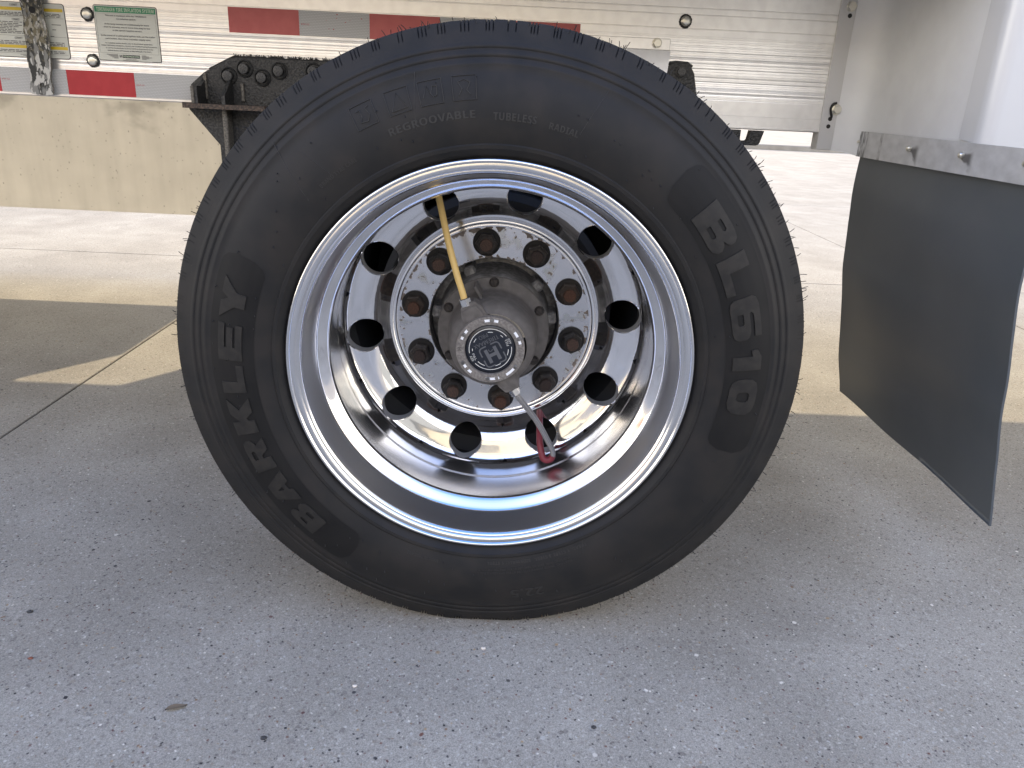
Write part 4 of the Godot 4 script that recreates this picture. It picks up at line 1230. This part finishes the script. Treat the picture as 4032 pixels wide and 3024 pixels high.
func build_strap(t: Node3D) -> void:
	var outline := PackedVector2Array()
	# outline with a hole reached through a hairline cut
	var L := [[-1.0395, 0.992], [-1.0400, 0.985], [-1.0375, 0.955], [-1.0420, 0.930], [-1.0400, 0.900], [-1.0440, 0.872], [-1.0425, 0.840], [-1.0475, 0.812], [-1.0450, 0.8015], [-1.0330, 0.8005], [-1.0110, 0.7995], [-0.9990, 0.8020], [-0.9975, 0.815], [-1.0005, 0.835], [-0.9955, 0.855], [-0.9930, 0.884], [-0.9905, 0.905], [-0.9915, 0.935], [-0.9945, 0.960], [-0.9930, 0.980], [-0.9960, 0.992]]
	var r := 0.0055
	var hc := Vector2(-1.0205, 0.8195)
	for i in L.size():
		outline.append(Vector2(L[i][0], L[i][1]))
		if i == 9:
			outline.append(Vector2(hc.x - 0.0002, 0.8000))
			for k in 25:
				var a := -PI / 2 - TAU * k / 24.0
				outline.append(hc + Vector2(cos(a), sin(a)) * r + Vector2(-0.0002 if k == 0 else (0.0002 if k == 24 else 0.0), 0))
			outline.append(Vector2(hc.x + 0.0002, 0.8000))
	var b := MB.new()
	b.plate(outline, Vector3(0, 0, BZ + 0.018), Vector3.RIGHT, Vector3.UP, 0.005, Rect2(-1.048, 0.799, 0.058, 0.195))
	b.plate(PackedVector2Array([Vector2(-1.0400, 0.9905), Vector2(-0.9980, 0.9905), Vector2(-1.0005, 1.115), Vector2(-1.0380, 1.115)]), Vector3(0, 0, BZ + 0.021), Vector3.RIGHT, Vector3.UP, 0.006, Rect2(-1.048, 0.96, 0.058, 0.34))
	var s := node("hanging_strap", [b, M.strap], t)
	s.set_meta("label", "dirty grey strap hanging in front of the beam")
	node("strap_hole", [disc(0.0068), M.hole], s, Vector3(-1.0160, 0.9710, BZ + 0.0182))
	var bo := MB.new()
	bo.box(Vector3(-1.03, 1.02, BZ), Vector3(-1.008, 1.05, BZ + 0.016))
	node("strap_mount", [bo, M.black_paint], s)

func flap_x(y: float, z: float) -> float:
	var T := [[0.80, 0.8100], [0.750, 0.8095], [0.670, 0.8080], [0.604, 0.8100], [0.510, 0.8175], [0.416, 0.8295], [0.288, 0.8495], [0.170, 0.8730]]
	var x := 0.81
	for i in T.size() - 1:
		if y <= T[i][0] and y >= T[i + 1][0]:
			x = lerpf(T[i][1], T[i + 1][1], smoothstep(0.0, 1.0, (T[i][0] - y) / (T[i][0] - T[i + 1][0])) * 0.25 + 0.75 * (T[i][0] - y) / (T[i][0] - T[i + 1][0]))
	return x + 0.008 * smoothstep(-0.5, -0.1, z) * smoothstep(0.7, 0.4, y) + 0.005 * sin((z + 0.745) / 0.645 * PI) * smoothstep(0.75, 0.2, y) + 0.0022 * sin(z * 17.0 + y * 4.0) * smoothstep(0.72, 0.35, y) + 0.0012 * sin(y * 31.0 + z * 6.0)

func build_flap(t: Node3D) -> void:
	var b := MB.new()
	var ny := 44; var nz := 30
	for side in 2:
		var base := b.v.size()
		for i in ny + 1:
			for k in nz + 1:
				var y := lerpf(0.800, 0.1845 - 0.004 * k / nz, float(i) / ny)
				var z := lerpf(-0.745, -0.100, float(k) / nz)
				var dx := (flap_x(y + 0.012, z) - flap_x(y - 0.012, z)) / 0.024
				var dz := (flap_x(y, z + 0.01) - flap_x(y, z - 0.01)) / 0.02
				var nn := Vector3(-1, dx, dz).normalized()
				b.vert(Vector3(flap_x(y, z) + 0.004 * side, y, z), nn if side == 0 else -nn, Vector2(float(k) / nz, float(i) / ny))
		for i in ny:
			for k in nz:
				var p := base + i * (nz + 1) + k
				b.face(p, p + 1, p + nz + 2); b.face(p, p + nz + 2, p + nz + 1)
	for i in ny:
		for k in [0, nz]:
			var p: int = i * (nz + 1) + k; var q: int = p + nz + 1; var o := (ny + 1) * (nz + 1)
			b.quad(b.v[p], b.v[q], b.v[q + o], b.v[p + o], Vector3(0, 0, -1 if k == 0 else 1))
	for k in nz:
		var p := ny * (nz + 1) + k; var o := (ny + 1) * (nz + 1)
		b.quad(b.v[p], b.v[p + 1], b.v[p + 1 + o], b.v[p + o], Vector3.DOWN)
	var f := node("mud_flap", [b, M.flap], t)
	f.set_meta("label", "plain black mud flap hanging from a clamp bar")
	var cb := MB.new()
	cb.plate(PackedVector2Array([Vector2(-0.748, 0.7515), Vector2(-0.0980, 0.7515), Vector2(-0.0980, 0.8040), Vector2(-0.742, 0.8055)]), Vector3(0.8000, 0, 0), Vector3(0, 0, 1), Vector3.UP, 0.0045, Rect2(-0.748, 0.7515, 0.65, 0.054))
	# faces -x: mirror the picture of the front
	node("clamp_bar", [cb, M.clamp], f)
	var bb := round_bolt(0.0052, 0.0075)
	for zz in [-0.5070, -0.3200, -0.1400]:
		var n := node("bolt", [bb, M.bolt], f)
		n.transform = Transform3D(Basis(Vector3.UP, -PI / 2), Vector3(0.8000, 0.783, zz))
	var n2 := node("bolt", [round_bolt(0.003, 0.006), M.bolt], f)
	n2.transform = Transform3D(Basis(Vector3.UP, -PI / 2), Vector3(0.8010, 0.783, -0.742))

# upright sheet along a plan line of (x, z, y of the lower edge)
func wall_sheet(line: Array, top: float, th: float) -> MB:
	var b := MB.new()
	var m := line.size()
	for side in 2:
		var base := b.v.size()
		for i in m:
			var a: Vector3 = line[max(i - 1, 0)]; var c: Vector3 = line[min(i + 1, m - 1)]
			var d := Vector2(c.x - a.x, c.y - a.y).normalized()
			var n := Vector3(-d.y, 0, d.x)
			if side == 1: n = -n
			var o: Vector3 = Vector3(-d.y, 0, d.x) * (-th * side)
			b.vert(Vector3(line[i].x, line[i].z, line[i].y) + o, n, Vector2(i, 0))
			b.vert(Vector3(line[i].x, top, line[i].y) + o, n, Vector2(i, 1))
		for i in m - 1:
			var p := base + 2 * i
			b.face(p, p + 1, p + 3); b.face(p, p + 3, p + 2)
	for i in m - 1:
		var p := 2 * i; var o := 2 * m
		b.quad(b.v[p], b.v[p + 2], b.v[p + 2 + o], b.v[p + o], Vector3.DOWN)
	for i in [0, m - 1]:
		var p: int = 2 * i; var o := 2 * m
		b.quad(b.v[p], b.v[p + 1], b.v[p + 1 + o], b.v[p + o], Vector3(-1, 0, -1) if i == 0 else Vector3(1, 0, 0.1))
	return b

func build_rear_panels(t: Node3D) -> void:
	var l := []
	for q in [[0.7480, -0.7640, 0.7610], [0.7560, -0.7635, 0.7605], [0.7700, -0.7610, 0.7590], [0.7850, -0.7560, 0.7560], [0.7980, -0.7470, 0.7530], [0.8060, -0.7330, 0.7515], [0.8100, -0.7150, 0.7510], [0.8115, -0.6900, 0.7510], [0.8120, -0.6500, 0.7510], [0.8120, -0.5, 0.7510], [0.8120, -0.330, 0.7600]]:
		l.append(Vector3(q[0], q[1], q[2]))
	var s := node("rear_bulkhead_sheet", [wall_sheet(l, 1.120, 0.003), M.sheet], t)
	s.set_meta("label", "grey aluminium sheet behind the tyre above the mud flap")
	l = [Vector3(0.8085, -0.3600, 0.8085), Vector3(0.8085, -0.3350, 0.8062), Vector3(0.8085, -0.3150, 0.8035)]
	for k in 9:
		var a := PI / 2 * k / 8.0
		l.append(Vector3(0.8085 + 0.026 * (1 - cos(a)), -0.3150 + 0.026 * sin(a), 0.8030 - 0.0012 * k))
	for k in 4:
		l.append(Vector3(0.8345 + [0.02, 0.06, 0.2, 0.5][k], -0.2890, 0.7930 - [0.02, 0.06, 0.2, 0.5][k] * 0.42))
	var p := node("rear_corner_panel", [wall_sheet(l, 1.120, 0.003), M.white_panel], t)
	p.set_meta("label", "white rear corner panel with a rolled edge and slanted bottom")

func build_rest_of_trailer(t: Node3D) -> void:
	# far beam, skirt on the far side, deck, body, axle, far wheels
	node("frame_beam", [extruded(beam_profile(), -5.2, 3.0, -2.370, -1.0), M.alu], t)
	var sk := MB.new()
	# a thin translucent plastic sheet, lit through by the sun
	var so := PackedVector2Array([Vector2(-5.2, 0.287), Vector2(-1.218, 0.287), Vector2(-1.218, 0.650), Vector2(-1.406, 0.800), Vector2(-1.406, 0.860), Vector2(-5.2, 0.860)])
	for q in so: sk.vert(Vector3(q.x, q.y, -2.396), Vector3.BACK, Vector2((q.x + 5.2) / 4.0, (0.86 - q.y) / 0.575))
	var st := Geometry2D.triangulate_polygon(so)
	for i in range(0, st.size(), 3): sk.face(st[i], st[i + 1], st[i + 2])
	var s := node("side_skirt", [sk, M.skirt], t)
	s.set_meta("label", "dusty beige skirt panel under the far side of the trailer")
	var fb := MB.new()
	fb.plate(PackedVector2Array([Vector2(-1.100, 0.800), Vector2(-1.086, 0.795), Vector2(-0.979, 0.708), Vector2(-0.93, 0.55), Vector2(-0.75, 0.55), Vector2(-0.70, 0.800)]), Vector3(0, 0, -2.372), Vector3.RIGHT, Vector3.UP, 0.010)
	node("hanger_bracket", [fb, M.black_paint], t)
	var cr := MB.new()
	for x in [-4.2, -3.2, -2.2, -1.2, -0.2, 0.6]:
		cr.box(Vector3(x - 0.04, 1.00, -2.335), Vector3(x + 0.04, 1.10, -0.805))
	var cm := node("cross_members", [cr, M.alu], t)
	cm.set_meta("kind", "stuff")
	var body := MB.new()
	body.box(Vector3(-7.0, 1.1210, -2.42), Vector3(3.2, 2.95, -0.32), 0.02)
	node("body", [body, M.white_panel], t)
	var ax := MB.new()
	ax.lathe([Vector2(0.063, -2.5), Vector2(0.063, -0.60)], 40, Vector3(0, AX, 0), 0.5)
	node("axle", [ax, M.dark_steel], t)
	var fw := MB.new()
	for o in [0.0, -0.335]:
		fw.lathe([Vector2(0.17, -2.72 + o), Vector2(0.28, -2.74 + o), Vector2(0.36, -2.755 + o), Vector2(0.45, -2.74 + o), Vector2(0.472, -2.71 + o), Vector2(0.472, -2.51 + o), Vector2(0.45, -2.48 + o), Vector2(0.36, -2.465 + o), Vector2(0.28, -2.48 + o), Vector2(0.08, -2.50 + o)], 80, Vector3(0, AX + 0.008, 0), 0.6)
	node("far_wheel", [fw, M.rubber], t)

# ------------------------------------------------------------------ ground and surroundings
func build_ground() -> void:
	var g := MB.new()
	g.quad(Vector3(-300, -0.016, -300), Vector3(300, -0.016, -300), Vector3(300, -0.016, 300), Vector3(-300, -0.016, 300), Vector3.UP)
	var ground := node("ground", [g, M.concrete], self)
	tag(ground, "grey exposed aggregate concrete yard", "", "", "structure")
	var S := 3.48
	for i in range(-4, 5):
		for k in range(-5, 6):
			var x0 := -1.210 + S * i + 0.0035; var x1 := -1.210 + S * (i + 1) - 0.0035
			var z0 := -2.870 + S * k + 0.003; var z1 := -2.870 + S * (k + 1) - 0.003
			if z0 < -16.5: z0 = -16.5
			if z1 < -16.5: continue
			var b := MB.new()
			b.box(Vector3(x0, -0.10, z0), Vector3(x1, 0.0, z1), 0.0025)
			node("concrete_slab", [b, M.concrete], ground)
	var j := MB.new()
	for i in range(-4, 6):
		j.box(Vector3(-1.210 + S * i - 0.0035, -0.10, -16.5), Vector3(-1.210 + S * i + 0.0035, -0.005, 18.0))
	for k in range(-4, 7):
		j.box(Vector3(-15.1, -0.10, -2.870 + S * k - 0.0030), Vector3(16.1, -0.0045, -2.870 + S * k + 0.0030))
	node("joint_filler", [j, M.joint], ground)
	var kb := MB.new()
	kb.box(Vector3(-60, -0.05, -16.72), Vector3(60, 0.110, -16.52), 0.015)
	kb.box(Vector3(-60, -0.05, -60.0), Vector3(60, 0.100, -16.73))
	var kerb := node("kerb", [kb, M.concrete], self)
	tag(kerb, "low concrete kerb and raised pavement beyond the yard", "", "", "structure")

func pebble(r: float, flat: float, sd: int) -> MB:
	var b := MB.new()
	var n := FastNoiseLite.new(); n.seed = sd; n.frequency = 0.9
	var nu := 12; var nv := 8
	for i in nv + 1:
		var t := PI * i / nv
		for k in nu + 1:
			var a := TAU * (k % nu) / nu
			var d := Vector3(sin(t) * cos(a), cos(t), sin(t) * sin(a))
			var q := d * (1.0 + 0.35 * n.get_noise_3dv(d * 1.3)) * r
			b.vert(Vector3(q.x * 1.25, max(q.y * flat, -r * flat * 0.6), q.z), d)
	for i in nv:
		for k in nu:
			var p := i * (nu + 1) + k
			b.face(p, p + 1, p + nu + 2); b.face(p, p + nu + 2, p + nu + 1)
	return b

func build_litter() -> void:
	var dark := mat(Color(0.03, 0.031, 0.034), 0.7)
	var rust := mat(Color(0.20, 0.075, 0.05), 0.8)
	var pale := mat(Color(0.62, 0.58, 0.52), 0.8)
	for q in [["pebble", -0.7545, -0.0050, 0.0075, dark, "dark rounded pebble left of the tyre on bare concrete"], ["pebble", -0.6900, 0.1050, 0.0055, rust, "small rust red pebble lying left of the dry leaf"], ["pebble", -0.2900, 0.2450, 0.0065, dark, "dark pebble right of the dry leaf at the front edge"], ["pebble", 0.0060, 0.0450, 0.0060, pale, "pale pebble lying against the foot of the tyre"], ["pebble", 0.1700, 0.2050, 0.0055, dark, "dark pebble in front of the tyre on the right"], ["pebble", -0.1850, 0.1400, 0.0055, pale, "pinkish pale pebble in front of the tyre on the left"]]:
		var p := node(q[0], [pebble(q[3] * 0.55, 0.5, int(q[3] * 1e5) + int(q[1] * 100)), q[4]], self, Vector3(q[1], q[3] * 0.165, q[2]))
		tag(p, q[5], "pebble", "loose pebbles on the concrete")
	var lf := MB.new()
	var m := 10
	for i in m + 1:
		var t := float(i) / m
		var w := 0.0085 * sin(PI * pow(t, 0.8)) + 0.0004
		for k in 5:
			var s := (k - 2) / 2.0
			lf.vert(Vector3(-0.027 + 0.054 * t, 0.0025 + 0.004 * absf(s) + 0.003 * sin(t * 5.0) + 0.005 * t * t, s * w), Vector3(0, 1, -0.4 * s).normalized(), Vector2(t, s))
	for i in m:
		for k in 4:
			var p := i * 5 + k
			lf.face(p, p + 1, p + 6); lf.face(p, p + 6, p + 5)
	var leaf := node("dry_leaf", [lf, mat(Color(0.15, 0.115, 0.075), 0.75)], self, Vector3(-0.429, 0.0, 0.197))
	leaf.rotation.y = 0.35
	leaf.scale = Vector3.ONE * 0.55
	tag(leaf, "curled dry brown leaf on the concrete at the lower left", "leaf")

func build_surroundings() -> void:
	# the yard behind the photographer, which the polished rim mirrors: a long pale warehouse with dock doors
	var h := Node3D.new()
	h.position = Vector3(-12, 0, 26)
	put(h, "warehouse", self)
	tag(h, "long low cream warehouse with dark dock doors facing the trailer", "warehouse")
	var w := MB.new()
	w.box(Vector3(-34, 0, 0), Vector3(18, 8.6, 14))
	node("wall", [w, mat(Color(0.50, 0.465, 0.395), 0.8)], h)
	var r := MB.new()
	r.box(Vector3(-34.3, 8.6, -0.3), Vector3(18.3, 9.1, 14.3))
	node("roof_edge", [r, mat(Color(0.20, 0.16, 0.14), 0.7)], h)
	for k in 6:
		var d := MB.new()
		var x := -30.0 + 8.2 * k
		d.box(Vector3(x, 1.1, -0.08), Vector3(x + 2.6, 4.2, 0.02))
		node("dock_door", [d, mat(Color(0.16, 0.17, 0.18) if k % 3 else Color(0.34, 0.07, 0.05), 0.5)], h)
	var g := Node3D.new()
	g.position = Vector3(4.4, 0, 22)
	put(g, "metal_shed", self)
	tag(g, "grey blue metal shed right of the cream warehouse", "shed")
	var sw := MB.new()
	sw.box(Vector3(0, 0, 0), Vector3(26, 7.0, 12))
	node("wall", [sw, mat(Color(0.20, 0.22, 0.24), 0.7)], g)
	var sd := MB.new()
	sd.box(Vector3(4, 0, -0.08), Vector3(8.5, 4.6, 0.02))
	node("roller_door", [sd, mat(Color(0.45, 0.46, 0.46), 0.5)], g)

# ------------------------------------------------------------------ the scene
func _ready() -> void:
	var face_bold := SystemFont.new(); face_bold.font_names = PackedStringArray(["Droid Sans"]); face_bold.font_weight = 700
	var face_plain := SystemFont.new(); face_plain.font_names = PackedStringArray(["Droid Sans"]); face_plain.font_weight = 400
	font_bold = face_bold; font_plain = face_plain

	var cam := Camera3D.new()
	cam.name = "camera"
	var pitch := 0.3573; var roll := 0.0477; var yaw := 0.0175
	var fw := Vector3(sin(yaw) * cos(pitch), -sin(pitch), -cos(yaw) * cos(pitch))
	var rt := Vector3(cos(yaw), 0, sin(yaw))
	var up := rt.cross(fw)
	var rt2 := rt * cos(roll) + up * sin(roll)
	var up2 := up * cos(roll) - rt * sin(roll)
	cam.transform = Transform3D(Basis(rt2, up2, -fw), Vector3(0.0142, AX + 0.3786, 1.068))
	cam.fov = 53.04
	cam.near = 0.05
	cam.far = 900.0
	add_child(cam)
	cam.current = true

	var sky_mat := ProceduralSkyMaterial.new()
	sky_mat.sky_top_color = SKY_TOP
	sky_mat.sky_horizon_color = SKY_LOW
	sky_mat.sky_curve = 0.35
	sky_mat.sky_energy_multiplier = 2.0
	sky_mat.ground_bottom_color = Color(0.4, 0.39, 0.37)
	sky_mat.ground_horizon_color = Color(0.6, 0.6, 0.6)
	sky_mat.sun_angle_max = 12.0
	var sky := Sky.new()
	sky.sky_material = sky_mat
	var env := Environment.new()
	env.background_mode = Environment.BG_SKY
	env.sky = sky
	env.tonemap_mode = Environment.TONE_MAPPER_LINEAR
	env.tonemap_exposure = 1.36
	env.sdfgi_enabled = true
	env.ssao_enabled = true
	env.ssil_enabled = true
	var we := WorldEnvironment.new()
	we.name = "world_environment"
	we.environment = env
	add_child(we)

	var sun := DirectionalLight3D.new()
	sun.name = "sun"
	sun.light_energy = 1.25
	sun.light_color = Color(1.0, 0.915, 0.77)
	sun.light_angular_distance = 0.5
	sun.shadow_enabled = true
	sun.basis = Basis.looking_at(Vector3(0.0, -0.6, 1.0).normalized(), Vector3.UP)
	add_child(sun)

	make_materials()
	build_ground()
	build_surroundings()
	var t := Node3D.new()
	put(t, "semi_trailer", self)
	tag(t, "aluminium framed semi trailer on polished dual wheels with black mud flap", "trailer")
	build_beam(t)
	build_rest_of_trailer(t)
	build_rear_panels(t)
	build_flap(t)
	build_bracket(t)
	build_strap(t)
	build_wheel(t)
	build_litter()
